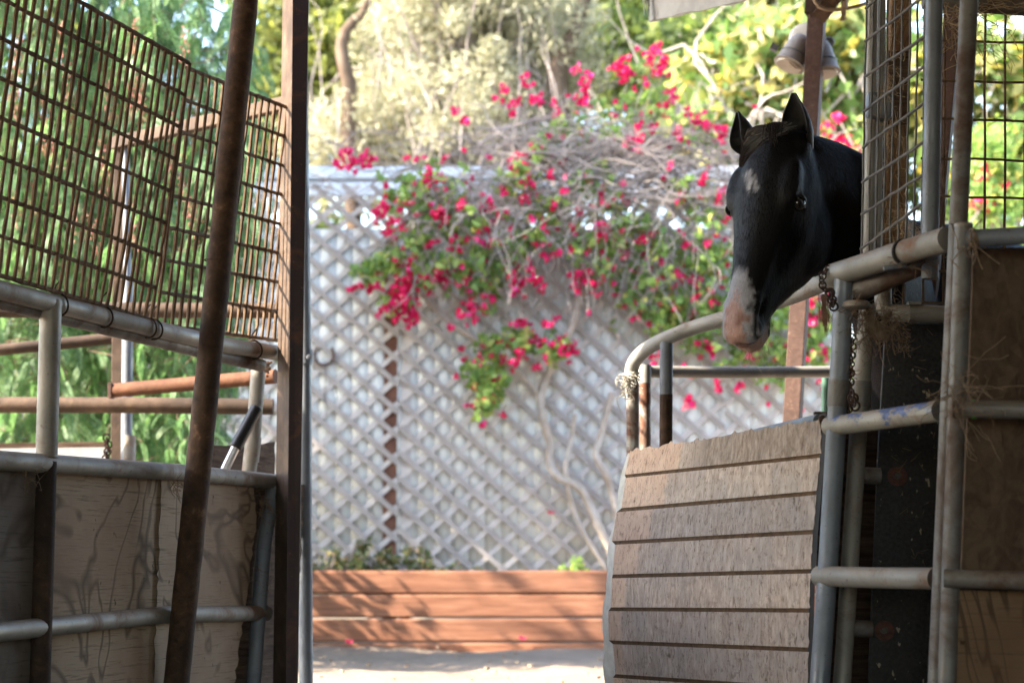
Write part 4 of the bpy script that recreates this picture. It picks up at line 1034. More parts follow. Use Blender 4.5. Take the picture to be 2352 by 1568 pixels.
    ca = ho.data.color_attributes.new('coat', 'FLOAT_COLOR', 'POINT'); ca.data.foreach_set('color', np.concatenate([hcol, np.ones((len(hcol),1))], 1).astype(np.float32).ravel())
    # ears: cupped leaves, opening to the front and side
    em = m_simple('black ear', (.006,.006,.007), (.016,.015,.016), 60, .6, 0, .3)
    ei = m_simple('inner ear', (.006,.005,.005), (.02,.016,.014), 60, .8, 0, .4)
    def ear(base, tip, wide, open_dir, curl):
        base = Vector(base); tip = Vector(tip); d = (tip-base); Le = d.length; d.normalize()
        op = Vector(open_dir); op = (op-d*op.dot(d)).normalized(); sdv = d.cross(op).normalized()
        m = MB(); NU, NVv = 18, 26
        prof = [(0,.5),(.15,.74),(.33,.98),(.5,1.0),(.66,.84),(.78,.6),(.88,.36),(.95,.22),(1.0,.1)]
        def wd(s):
            for (a, x), (b2, y) in zip(prof, prof[1:]):
                if s <= b2: return x+(y-x)*(s-a)/(b2-a)
            return prof[-1][1]
        for j in range(NVv+1):
            s = j/NVv; r = wide*wd(s); bendv = sdv*(curl*(s**2.2))+op*(.018*math.sin(s*math.pi))
            half = math.radians(175-75*s**.8)                     # how far the rim wraps round
            for i in range(NU+1):
                a = -half*.78+2*half*.78*i/NU
                p = base+d*(Le*s)+bendv+sdv*(r*math.sin(a)*1.0)-op*(r*.85*math.cos(a))
                m.v.append(tuple(p))
        W = NU+1
        for j in range(NVv):
            for i in range(NU): m.f.append((j*W+i, j*W+i+1, (j+1)*W+i+1, (j+1)*W+i))
        e = obj('ear', m, em, t, True, angle=180)
        so_ = e.modifiers.new('thick', 'SOLIDIFY'); so_.thickness = .004; so_.offset = -1
        ss = e.modifiers.new('sub', 'SUBSURF'); ss.levels = 0; ss.render_levels = 1
        return e
    dE = 5.06
    ear(P(1849,345,5.0), P(1826,214,4.95), .038, f*1.0-lw*.15, -.006)
    ear(P(1727,350,5.08), P(1688,262,5.08), .046, f*.8-lw*.75, .012)
    # eyes with lids
    eyem = m_simple('dark eye', (.006,.004,.003), (.012,.008,.005), 5, .06, 0, 0, .8)
    lid = m_simple('eyelid', (.008,.007,.007), (.014,.012,.011), 60, .5)
    for sg in (1, -1):
        c = H(.208,-.048,sg*.086); m = MB(); 
        m.lathe(c-lw*(sg*.021), lw*sg, [(.021-.021*math.cos(math.pi*i/14), max(.0006, .021*math.sin(math.pi*i/14))) for i in range(15)], 20)
        e = obj('eye', m, eyem, t, True, angle=180)
        l = MB(); n_ = (lw*sg*.93+dv*.35).normalized()
        ua = (ax-n_*ax.dot(n_)).normalized(); va = n_.cross(ua)
        if va.dot(dv) < 0: va = -va
        # almond rims: upper and lower
        for kk, (h, dep) in enumerate(((.0115,.0055),(-.0105,.004))):
            pts = []
            for i in range(15):
                a = math.pi*i/14; pts.append(c+n_*(.0185*math.sin(a)**.5*.5+.0105)+va*0+ (dv*(.021*math.cos(a)))+(-ax)*(h*math.sin(a)))
            l.tube(pts, [.002+.003*math.sin(math.pi*i/14) for i in range(15)], 8)
        obj('eyelid', l, lid, t, True)
    # hair
    hm = NT('dark hair'); hv = hm.coord((30,30,6)); hc = hm.ramp(hm.noise(hv, 2, 4), [(.35, (.006,.005,.006)), (.75, (.03,.016,.014))])
    hmat = hm.done(hc, .38, 0, .5)
    fl = MB(); rng = random.Random(6)
    for k in range(300):
        s = rng.random(); w0 = rng.gauss(.012,.024); u0 = rng.uniform(-.01,.03)
        p0 = H(u0,.02+.012*rng.random(), w0)
        ln = rng.uniform(.04,.145)*(1.15-.5*rng.random()); wend = -.080-rng.random()*.022
        pts = []
        for i in range(8):
            a = i/7; u = u0+ln*a*.85; w_ = w0+(wend-w0)*a**.85
            vv = .021+.010*math.sin(math.pi*a)-.03*a*a-.8*max(0, abs(w_)-.060)-.004*rng.random()+.02*(k/330-.5)
            pts.append(H(u, vv, w_))
        fl.tube(pts, [.0013,.0015,.0015,.0014,.0012,.001,.0008,.0004], 4, False)
    for k in range(20):     # short tuft falling on the forehead
        w0 = rng.gauss(.022,.016); pts = [H(-.005+.085*a*rng.uniform(.6,1), .030-.004*a+.008*math.sin(a*3), w0+(.012*rng.random()+.006)*a) for a in (0,.25,.5,.75,1)]
        fl.tube(pts, [.0014,.0014,.0012,.001,.0004], 4, False)
    obj('forelock', fl, hmat, t, True)
    mn = MB()
    crest = [H(-.02,-.06,.02), H(-.035,-.15,.03), P(1911,362,5.26), P(1985,398,5.46), WI-b*.42+up*1.49, WI-b*.1+up*1.5]
    for k in range(520):
        s = rng.random()*(len(crest)-1.001); i = int(s); p = crest[i].lerp(crest[i+1], s-i)
        d = bl*-.012 if rng.random() < .8 else bl*.01
        ln = rng.uniform(.05,.22); q = [p+Vector((0,0,-.02))]
        for j in range(5): q.append(q[-1]+Vector((0,0,.016 if j == 0 else -ln/5))+d*rng.uniform(.3,1.3)+Vector((rng.gauss(0,.003),rng.gauss(0,.003),0)))
        mn.tube(q, [.0013,.0014,.0013,.0011,.0009,.0004], 4, False)
    obj('mane', mn, hmat, t, True)
    rh = m_simple('reddish mane end', (.16,.06,.03), (.4,.2,.12), 30, .6)
    rm_ = MB()
    for k in range(70):
        x = rng.gauss(1893,5); q = [P(x, 675, 5.0)]
        for j in range(6): q.append(P(x+rng.gauss(-1*j*.5,1.4)+j*1.5, 675+ (j+1)*rng.uniform(9,17), 5.0))
        rm_.tube(q, [.0009,.0009,.0008,.0007,.0006,.0005,.0003], 4, False)
    obj('mane_end', rm_, rh, t, True)
    wk = MB(); wm = m_simple('pale whisker', (.4,.33,.24), (.7,.6,.48), 30, .6)
    for k in range(64):
        sg = rng.choice((1,1,-1)); u0 = rng.uniform(.5,.605); a0 = rng.random()
        p = H(u0, -.135-.012*rng.random() if u0 < .58 else -.125, rng.uniform(-.035,.04)); d = (ax*.6-dv*.7+lw*rng.gauss(.15,.55)).normalized(); ln = rng.uniform(.02,.075)
        wk.tube([p, p+d*ln*.5+Vector((rng.gauss(0,.002),0,0)), p+d*ln+Vector((0,0,-.008))], [.0006,.0005,.00025], 4, False)
    for k in range(26):
        p = H(rng.uniform(.48,.6), rng.uniform(-.11,-.05), -.052); d = (-lw+ax*rng.uniform(-.5,.7)+dv*rng.uniform(-.3,.5)).normalized(); ln = rng.uniform(.015,.05)
        wk.tube([p, p+d*ln*.5, p+d*ln+Vector((0,0,-.004))], [.0006,.0005,.00025], 4, False)
    obj('whiskers', wk, wm, t)
    tl = MB(); p = WI+b*1.56+up*1.22
    for k in range(60):
        q = [p+Vector((rng.gauss(0,.02),rng.gauss(0,.02),0))]
        for j in range(5): q.append(q[-1]+b*(.05 if j == 0 else .005)+Vector((rng.gauss(0,.015),rng.gauss(0,.015),-.17)))
        tl.tube(q, .004, 4)
    obj('tail', tl, hmat, t, True)
build_horse()

# ------------------------------------------------------------------ the yard: planter, lattice, shed
DB = 11.6; DL = 12.35
def build_yard():
    t = thing('planter', 'long red stained timber planter wall of level boards in the sun', 'planter', (0, DB, 0))
    ytop = .5-20*DB/FOC; hb = .138
    for k in range(4):
        mb = MB(); n = 60
        z1 = ytop-k*hb; z0 = z1-hb+.006; x0 = -4.2; x1 = 4.6
        for i in range(n+1):
            x = x0+(x1-x0)*i/n; wz = .0025*mnoise.noise((x*1.3, k*7.7, 0))
            for (yy, zz) in ((0,z0+wz+.006),(-.004,z0+wz+.012),(-.004,z1+wz-.008),(.002,z1+wz),(.045,z1+wz),(.045,z0+wz)):
                mb.v.append((x, DB+yy+.003*mnoise.noise((x*.6, k*3.1, 5)), zz))
        for i in range(n):
            a = i*6; c = a+6
            for j in range(6): j2 = (j+1) % 6; mb.f.append((a+j, c+j, c+j2, a+j2))
        obj('board', mb, M['redwood'], t)
    so_ = MB(); n = 40; m = 8
    for j in range(m+1):
        for i in range(n+1):
            x = -4.2+8.8*i/n; y = DB+.046+(DL+.1-DB)*j/m; so_.v.append((x, y, ytop-.055+.03*mnoise.noise((x*3, y*5, 0))))
    for j in range(m):
        for i in range(n): a = j*(n+1)+i; so_.f.append((a, a+1, a+n+2, a+n+1))
    obj('soil', so_, M['soil'], t)
    # lattice fence
    zt = P(0, 425, DL).z; zb = .3
    t = thing('lattice_fence', 'tall weathered grey lattice fence backed with pale sheeting, behind the planter', 'fence', (0, DL, 0))
    joint = P(917, 900, DL).x
    def lath_set(sgn, y, mat, nm, x0, x1, ph, rng):
        mb = MB(); sp = .159; w_ = .034; ang = math.radians(41); tn = math.tan(ang)
        # lines z = zr - sgn*tn*(x - xr)
        kmin = -40; kmax = 60
        for k in range(kmin, kmax):
            c = zb+k*sp+ph+rng.gauss(0,.004)
            # z = c - sgn*tn*(x-x0); clip to the rectangle
            xa, xb = x0, x1
            za = lambda x: c-sgn*tn*(x-x0)
            lo, hi = xa, xb
            for lim, upper in ((zt, True), (zb, False)):
                xc = x0+(c-lim)/(sgn*tn)
                if sgn > 0:
                    if upper: lo = max(lo, xc)
                    else: hi = min(hi, xc)
                else:
                    if upper: hi = min(hi, xc)
                    else: lo = max(lo, xc)
            if hi-lo < .03: continue
            mb.bar((lo, y+rng.gauss(0,.0015), za(lo)), (hi, y+rng.gauss(0,.0015), za(hi)), w_*rng.uniform(.9,1.08), .009)
        return mb
    rng = random.Random(14)
    spans = [(-4.2, joint-.006, .03), (joint+.006, P(1330,900,DL).x+.9, .075), (P(1330,900,DL).x+.91, 2.04, .02)]
    for (x0, x1, ph) in spans:
        p = MB(); m1 = lath_set(1, DL-.010, None, '', x0, x1, ph, rng); p.add(m1.v, m1.f)
        fr = obj('lattice_panel', p, M['lath'], t)
        m2 = lath_set(-1, DL, None, '', x0, x1, ph*.5+.04, rng); obj('back_laths', m2, M['lath_back'], fr)
    pb = MB(); pb.box((joint-.055, DL+.049, 1.35), (.085,.085,2.5)); obj('post', pb, M['post_brown'], t)
    pb = MB(); pb.box((joint+.045, DL+.03, 1.35), (.06,.04,2.5)); obj('post', pb, M['lath_back'], t)
    for x in (-3.6, 2.0):
        pb = MB(); pb.box((x, DL+.06, 1.35), (.085,.085,2.5)); obj('post', pb, M['post_brown'], t)
    bk = MB(); zbt = P(0, 525, DL).z
    for i in range(60):
        x0 = -4.2+i*(2.0+4.2)/60; x1 = x0+(2.0+4.2)/60
        a = .004*math.sin(i*1.3); b = .004*math.sin((i+1)*1.3)
        bk.add([(x0,DL+.012+a,.3),(x1,DL+.012+b,.3),(x1,DL+.012+b,zbt),(x0,DL+.012+a,zbt)], [(0,1,2,3)])
    o = obj('back_sheeting', bk, M['backing'], t, True)
    s_ = o.modifiers.new('th', 'SOLIDIFY'); s_.thickness = .003
        # horseshoe on the lattice
    hs = thing('horseshoe', 'rusty horseshoe hanging open end up on the lattice', 'horseshoe', tuple(P(745,820,DL-.03)))
    mb = MB(); c = P(745,815,DL-.03); R = S(22,DL)
    pts = [c+Vector((math.sin(a)*R*1.0, 0, -math.cos(a)*R*1.08)) for a in np.linspace(-2.35, 2.35, 26)]
    for i in range(25): mb.bar(pts[i], pts[i+1], .017, .01, (0,1,0))
    obj('shoe_bar', mb, M['rust_red'], hs)
    mb = MB(); mb.tube([P(748,840,DL-.02), P(746,920,DL-.015), P(752,960,DL-.012)], .0025, 5); obj('hanging_wire', mb, M['rust'], hs)
    # white roofed shed
    D = 14.0
    t = thing('shed', 'low shed with a white metal roof edge behind the lattice', 'shed', (P(800,400,D).x, D, 0))
    mb = MB(); z1 = P(0,384,D).z; z2 = P(0,412,D).z; z3 = P(0,421,D).z; z4 = P(0,452,D).z
    mb.box((-.6, D, (z1+z2)/2), (5.6,.06,z1-z2)); mb.box((-.6, D+.06, (z2+z3)/2), (5.6,.05,z2-z3+.03)); mb.box((-.6, D-.01, (z3+z4)/2), (5.6,.06,z3-z4))
    obj('roof_edge', mb, M['roof_white'], t, bevel=.01)
    mb = MB(); nseg = 40
    for i in range(nseg+1):
        x = -3.4+5.6*i/nseg; dz = .015*(1 if i % 2 else -1)
        mb.v += [(x, D+.04, z1+.02+dz), (x, D+2.6, z1+.3+dz)]
    for i in range(nseg): mb.f.append((2*i, 2*i+2, 2*i+3, 2*i+1))
    obj('roof', mb, M['roof_white'], t)
    mb = MB(); mb.box((-.6, D+1.4, z4/2-.25), (5.3,2.0,z4-.5)); obj('wall', mb, M['shed_wall'], t)
    mb = MB()
    for x in (-3.2, -1.8, -.4, 1.0, 2.0): mb.box((x, D+.1, z4/2), (.08,.08,z4))
    obj('post', mb, M['shed_wall'], t)
build_yard()

# ------------------------------------------------------------------ leaves, branches and trees
def leaf_faces(C, D, Nn, Ln, Wd):
    """diamond leaves: centre C, axis D, normal Nn, length, width -> verts, quads"""
    D = D/np.linalg.norm(D, axis=1, keepdims=True)
    Sd = np.cross(D, Nn); Sd /= (np.linalg.norm(Sd, axis=1, keepdims=True)+1e-9)
    a = C-D*(Ln/2)[:,None]; c = C+D*(Ln/2)[:,None]
    up = np.cross(Sd, D)*(Wd*.18)[:,None]
    b = C+Sd*(Wd/2)[:,None]+up-D*(Ln*.08)[:,None]; d = C-Sd*(Wd/2)[:,None]+up-D*(Ln*.08)[:,None]
    V = np.stack([a, b, c, d], 1).reshape(-1, 3)
    F = np.arange(len(C)*4).reshape(-1, 4)
    return V, F
def rdir(n, bias=(0,0,0)):
    d = RNG.normal(size=(n, 3))+np.array(bias); return d/np.linalg.norm(d, axis=1, keepdims=True)
def clumped(clumps, per, spread=1.0):
    """clumps: (n,4) centre and radius -> leaf centres"""
    cl = np.asarray(clumps); k = np.repeat(np.arange(len(cl)), per)
    r = RNG.random(len(k))**.45
    return cl[k,:3]+rdir(len(k))*(r*cl[k,3])[:,None]*np.array((1,1,.85))*spread
def curve_pts(a, b, sag, n, rng, wob=.03):
    a = Vector(a); b = Vector(b); out = []
    d = (b-a).length
    w1 = Vector((rng.gauss(0,wob), rng.gauss(0,wob), rng.gauss(0,wob)))*d; w2 = Vector((rng.gauss(0,wob), rng.gauss(0,wob), rng.gauss(0,wob)))*d
    for i in range(n+1):
        s = i/n; out.append(a.lerp(b, s)+Vector((0,0,sag*d*math.sin(math.pi*s)))+w1*math.sin(math.pi*s)+w2*math.sin(2*math.pi*s))
    return out
def tree(name, label, cat, trunk, tr, clumps, per, lsize, leafmat, barkmat, group=None, bias=(0,0,0), seed=1, aspect=.4, ntw=1.0):
    """trunk: points; clumps: (x,y,z,r); leaves per clump; leaf length range"""
    rng = random.Random(seed)
    t = thing(name, label, cat, tuple(trunk[0]), group)
    mb = MB(); pts = []
    T = [Vector(p) for p in trunk]
    for i in range(len(T)-1):
        for k in range(4): pts.append(T[i].lerp(T[i+1], k/4)+Vector((rng.gauss(0,tr*.12), rng.gauss(0,tr*.12), 0)))
    pts.append(T[-1]); n = len(pts)
    mb.tube(pts, [tr*(1.25 if i == 0 else 1)*(1-.7*i/(n-1)) for i in range(n)], 12, jit=.06)
    obj('trunk', mb, barkmat, t, True)
    lb = MB()
    for c in clumps:
        c = Vector(c[:3]); k = rng.randint(int(n*.35), n-1); a = pts[k]
        if (c-a).length > 7: continue
        q = curve_pts(a, c, .06, 6, rng, .06); r0 = tr*.28*(1-.6*k/n)
        if rng.random() < ntw: lb.tube(q, [r0*(1-.12*i) for i in range(7)], 6)
    if lb.v: obj('branches', lb, barkmat, t, True)
    C = clumped(clumps, per); m = len(C)
    ln = RNG.uniform(lsize[0], lsize[1], m)
    V, F = leaf_faces(C, rdir(m, bias), rdir(m), ln, ln*aspect*RNG.uniform(.8,1.2,m))
    obj_ = link_np('crown', V, F, leafmat, t)
    return t
def clumps_in(boxes, n, r, rng):
    """boxes: (cx,cy,cz,rx,ry,rz) ellipsoids -> n clumps spread over them"""
    out = []; wts = [b[3]*b[4]*b[5] for b in boxes]
    while len(out) < n:
        b = rng.choices(boxes, wts)[0]; p = Vector((rng.gauss(0,1), rng.gauss(0,1), rng.gauss(0,1))).normalized()*(rng.random()**.4)
        out.append((b[0]+p.x*b[3], b[1]+p.y*b[4], b[2]+p.z*b[5], rng.uniform(*r)))
    return out

def frond_mesh(starts, lens, rng):
    """pinnate drooping fronds; every leaflet an own island"""
    Cs = []; Ds = []; Ns = []; Ls = []; st = MB()
    for p, ln in zip(starts, lens):
        d = Vector((rng.gauss(0,.7), rng.gauss(0,.7), rng.uniform(-1.0,.25))).normalized(); q = [Vector(p)]
        n = 11
        for i in range(n):
            d = (d+Vector((0,0,-.16))).normalized(); q.append(q[-1]+d*ln/n)
        side = d.cross(Vector((rng.gauss(0,1), rng.gauss(0,1), rng.gauss(0,.4)))).normalized()
        st.tube([q[0], q[4], q[8], q[-1]], .0012, 3, False)
        for i in range(1, n+1):
            tdir = (q[i]-q[i-1]).normalized(); L = ln*.24*(1-.6*(i/n)**2)+.004
            sd_ = (side-tdir*side.dot(tdir)).normalized(); nn = sd_.cross(tdir)
            for sg in (1, -1):
                for h in (0, .5):
                    dd_ = (sd_*sg*.85+tdir*.55+Vector((0,0,-.12))).normalized()
                    b = q[i]-tdir*(h*ln/n)
                    Cs.append(b+dd_*L*.5); Ds.append(dd_); Ns.append(nn); Ls.append(L)
    Cs, Ds, Ns, Ls = np.array(Cs), np.array(Ds), np.array(Ns), np.array(Ls)
    V, F = leaf_faces(Cs, Ds, Ns, Ls, Ls*.15+.0012)
    return V, F, st

def build_pepper():
    rng = random.Random(31)
    t = thing('pepper_tree', 'pepper tree with drooping feathery green fronds behind the wire mesh', 'tree', (-3.6, 9.8, 0))
    mb = MB(); tp = curve_pts((-3.6,9.8,0), (-3.0,9.6,4.2), 0, 10, rng, .04); mb.tube(tp, [.22-.012*i for i in range(11)], 14, jit=.08)
    obj('trunk', mb, M['bark'], t, True)
    lb = MB(); starts = []; lens = []
    # hanging strands: seen region at 8-10.5 m plus the crown over it
    for k in range(330):
        y = rng.uniform(9.0, 10.6); px = rng.uniform(-130, 560) if k < 340 else rng.uniform(520, 650)
        x = (px-1176)/FOC*y
        if px > 520: z1 = rng.uniform(2.3, 3.3); zl = rng.uniform(.4, 1.0)
        else:
            z1 = rng.uniform(1.0, 3.9); zl = rng.uniform(.5, 1.2)
            if px > 440: z1 = max(z1, 1.5+rng.random())
        top = Vector((x, y, z1)); n = int(zl/.05)
        q = [top+Vector((rng.gauss(0,.02)*i*.3, rng.gauss(0,.02)*i*.3, -zl*i/n)) for i in range(n+1)]
        lb.tube(q, .0025, 4, False)
        for i in range(0, n+1):
            starts.append(q[i]); lens.append(rng.uniform(.09,.17))
            if rng.random() < .8: starts.append(q[i]+Vector((rng.gauss(0,.03),rng.gauss(0,.03),rng.gauss(0,.02)))); lens.append(rng.uniform(.08,.15))
    for k in range(60):
        c = (rng.uniform(-4,-1.3), rng.uniform(8.6,10.6), rng.uniform(3.0,4.6)); q = curve_pts(tp[-2], c, .1, 6, rng, .05)
        lb.tube(q, [.05,.04,.03,.024,.018,.012,.006], 6)
    obj('branches', lb, M['bark'], t, True)
    V, F, st = frond_mesh(starts, lens, rng)
    cr = link_np('crown', V, F, M['pepper'], t)
    obj('leaf_stalks', st, M['oak'], cr)
    # berries in thin sprays
    be = MB()
    for k in range(46):
        y = rng.uniform(8.8,9.2); px = rng.choice((40,120,330,245,180,300,430))+rng.gauss(0,14); yy = rng.uniform(30,520); p = P(px, yy, y)
        for j in range(26):
            c = p+Vector((rng.gauss(0,.012), rng.gauss(0,.012), -j*.007)); be.box(c, (.005,.005,.005), Matrix.Rotation(rng.random()*3, 3, (1,1,1)))
    obj('berries', be, M['pepper_berry'], t)
    # dense dark growth low behind it, and a tree added out of view to shade the lattice
    tree('shrub', 'dark green shrub under the feathery pepper fronds', 'shrub', [(-2.5,11.0,0),(-2.45,11.0,.6),(-2.4,11.0,1.1)], .05,
         clumps_in([(-2.7,11.0,.8,.9,.3,.8),(-1.9,11.0,.5,.3,.3,.5)], 46, (.16,.3), rng), 90, (.05,.1), M['pine'], M['bark'], seed=4)
    boxes = [(-5.0,11.5,4.0,1.2,1.0,1.3),(-5.0,11.1,5.6,1.3,1.0,1.2),(-5.1,10.8,7.0,1.4,1.1,1.3),(-4.6,12.4,6.2,1.3,1.0,1.6),(-4.4,13.4,5.0,1.3,1.1,1.6)]
    tree('added_shade_tree', 'unseen leafy tree added beyond the pepper tree to shade the lattice', 'tree', [(-5.2,11.8,0),(-5.1,11.7,1.8),(-5.0,11.6,4.6)], .2,
         clumps_in(boxes, 170, (.4,.7), rng), 110, (.09,.17), M['oak'], M['bark'], seed=5, aspect=.5)
build_pepper()

def build_backdrop():
    rng = random.Random(41)
    g = 'trees behind the lattice fence'
    X = lambda px, d: (px-1176)/FOC*d
    Z = lambda y, d: .5+(HORIZON-y)/FOC*d
    def E(px, y, d, rx, rz, ry=1.0): return (X(px,d), d, Z(y,d), S(rx,d), ry, S(rz,d))
    # pale olive in the middle
    d = 17.5
    bx = [E(1020,190,d,250,250,1.2), E(850,320,d,170,80,.8), E(1200,110,d,200,220,1.2), E(1080,-60,d,240,160,1.2), E(1330,340,d,330,80,.8), E(780,350,d,160,90,.8)]
    cl = clumps_in(bx, 270, (.16,.42), rng)
    tree('olive_tree', 'pale silvery olive tree with bleached twigs, above the white roof', 'tree', [(X(1080,d),d+.4,0),(X(1075,d),d+.4,1.8),(X(1060,d),d+.3,3.4),(X(1050,d),d,5.6)], .11, cl, 260, (.05,.095), M['olive'], M['twig'], None, (0,0,.7), 2, .26)
    st = MB()
    for k in range(34):
        px = rng.uniform(720,1520); y0 = rng.uniform(200,420); dd_ = rng.uniform(16.2,17.0)
        st.tube(curve_pts(P(px, y0, dd_), P(px+rng.gauss(-10,50), y0-rng.uniform(120,380), dd_+.3), 0, 6, rng, .03), [.006,.006,.005,.005,.004,.003,.002], 5)
    tag(obj('dry_bush', st, M['twig']), 'bleached upright stems standing in front of the pale olive tree', 'stems')
    # dull trees either side
    d = 20.0
    bx = [E(770,90,d,150,180,1.0), E(700,30,d,120,120,1.0), E(830,-60,d,200,120,1.0), E(620,200,d,120,180,.8)]; dk = 16.9
    tree('oak_tree', 'dull green tree with a dark crooked trunk beside the pale olive', 'tree', [(X(815,dk),dk,0),(X(818,dk),dk,2.6),Vector(P(800,190,dk)),Vector(P(780,110,dk)),Vector(P(800,60,dk)),Vector(P(835,30,dk)),Vector(P(850,-40,dk))], .085, clumps_in(bx, 120, (.3,.55), rng), 110, (.1,.2), M['oak'], M['bark_dark'], None, seed=6, ntw=0)
    bx = [E(1400,40,d,140,140,1.0), E(1480,120,d,130,130,1.0), E(1440,-80,d,220,120,1.0), E(1620,190,16.6,90,120,.5), E(1560,60,16.8,110,110,.5), E(1800,330,16.4,90,90,.4)]
    tree('oak_tree', 'dull green tree with a leaning dark trunk, above the red blossom', 'tree', [(X(1285,dk),dk,0),(X(1280,dk),dk,3.2),Vector(P(1285,160,dk)),Vector(P(1318,70,dk)),Vector(P(1345,0,dk)),Vector(P(1360,-60,dk))], .12, clumps_in(bx, 150, (.3,.55), rng), 110, (.1,.2), M['pine'], M['bark_dark'], None, seed=7, ntw=0)
    # trunks on the slope to the right
    d = 18.5
    tree('eucalyptus_tree', 'slim tree with a bright white trunk, right of the eave board', 'tree', [(X(1700,d),d,0),(X(1722,d),d,2.6),(X(1718,d),d,4.2),(X(1702,d),d,6.4)], .085, clumps_in([E(1700,-120,d,150,90,.8), E(1660,70,d,90,70,.6)], 40, (.2,.4), rng), 50, (.1,.2), M['yellowleaf'], M['bark_pale'], None, seed=8)
    tree('eucalyptus_tree', 'tree with a broad pale brown trunk between the white trunk and the flood lamps', 'tree', [(X(1765,d+1.5),d+1.5,0),(X(1775,d+1.5),d+1.5,3.0),(X(1765,d+1.5),d+1.5,4.8),(X(1735,d+1.5),d+1.5,6.6)], .17, clumps_in([E(1800,-60,d+1.5,170,120,.8), E(1900,60,d+1.5,120,120,.8)], 60, (.25,.45), rng), 80, (.1,.2), M['yellowleaf'], M['bark_pale'], None, seed=9)
    # sunlit yellow green shrubs to the right
    d = 15.5
    spots = [('tobacco_shrub','sunlit yellow green shrub with big leaves below the white trunk', [E(1700,190,d,130,120,.6), E(1760,110,d,100,80,.6), E(1650,290,d,100,80,.6), E(1790,260,d,90,90,.6)], 1700),
             ('tobacco_shrub','sunlit yellow green shrub behind the flood lamps and horse ears', [E(1930,150,d,110,160,.6), E(1850,60,d,110,80,.6), E(1960,330,d,90,110,.6), E(1880,260,d,70,90,.5)], 1920),
             ('tobacco_shrub','tall yellow green shrub behind the coarse square mesh', [E(2270,150,d,130,190,.7), E(2120,200,d,90,190,.6), E(2330,380,d,110,130,.7), E(2200,420,d,110,110,.6), E(2450,250,d,150,250,.8)], 2250)]
    for i, (nm, lb, bx, px) in enumerate(spots):
        cl = clumps_in(bx, 100+40*(i == 2), (.15,.34), rng)
        tree(nm, lb, 'shrub', [(X(px,d),d+.3,0),(X(px+10,d),d+.3,1.4),(X(px+4,d),d+.2,2.6),(X(px,d),d+.2,3.6)], .05, cl, 42, (.1,.21), M['yellowleaf'], M['bark_pale'], None, seed=12+i, aspect=.5)
    # dry pale branches tangled at the right
    dm = MB()
    for k in range(60):
        a = P(rng.uniform(1620,2000), rng.uniform(140,480), 15.0); c = a+Vector((rng.gauss(.1,.5), rng.gauss(0,.2), rng.gauss(.1,.45)))
        dm.tube(curve_pts(a, c, rng.uniform(-.1,.2), 6, rng, .08), [.012,.011,.010,.008,.006,.005,.003], 5)
    tag(obj('dead_branches', dm, M['vine_trunk']), 'bleached dead branches tangled behind the horse ears', 'branches')
    # second blossom bushes
    for (nm, lb, blobs, dd_, px) in (('flowering_bush','red flowering bush beyond the coarse square mesh', [(2275,405,24),(2290,440,20),(2268,465,14),(2240,470,10),(2300,420,16)], 14.2, 2280),
                                 ('flowering_bush','small orange red flowering bush at the horse neck', [(1890,300,18),(1935,330,16),(1925,270,9),(1960,345,10),(1905,340,10)], 14.2, 1920)):
        t = thing(nm, lb, 'bush', (X(px,dd_), dd_, 0)); st = MB()
        Cl = []
        for (x, y, r) in blobs:
            for _ in range(int(r*1.2)):
                p = P(x+rng.gauss(0,r*.5), y+rng.gauss(0,r*.5), dd_+rng.gauss(0,.08)); Cl.append((*p, .02))
            st.tube(curve_pts((X(px,dd_),dd_,0), P(x,y,dd_), .02, 6, rng, .05), [.02,.017,.014,.012,.01,.008,.005], 5)
        obj('stems', st, M['twig'], t, True)
        C = clumped(Cl, 5); n = len(C); ln = RNG.uniform(.035,.06,n); V, F = leaf_faces(C, rdir(n), rdir(n), ln, ln*.8); link_np('blossom', V, F, M['boug_flower'], t)
        bl = [(*P(px+rng.gauss(0,42), rng.uniform(300,600), dd_+rng.gauss(0,.15)), .16) for _ in range(40)]
        C = clumped(bl, 50); n = len(C); ln = RNG.uniform(.04,.08,n); V, F = leaf_faces(C, rdir(n), rdir(n), ln, ln*.6); link_np('leaves', V, F, M['boug_leaf'], t)
    # far wood closing the view
    boxes = [(x, 27+rng.gauss(0,.8), rng.uniform(1.5,6.5), 1.6, .8, 1.6) for x in np.linspace(-12,12,34)]+[(x, 25+rng.gauss(0,.8), rng.uniform(.5,2.5), 1.6, .8, 1.4) for x in np.linspace(-12,12,26)]
    C = clumped(clumps_in(boxes, 520, (.35,.7), rng), 70); n = len(C); ln = RNG.uniform(.14,.3,n)
    V, F = leaf_faces(C, rdir(n), rdir(n), ln, ln*.5); o = link_np('far_wood', V, F, M['oak']); o['kind'] = 'stuff'
build_backdrop()

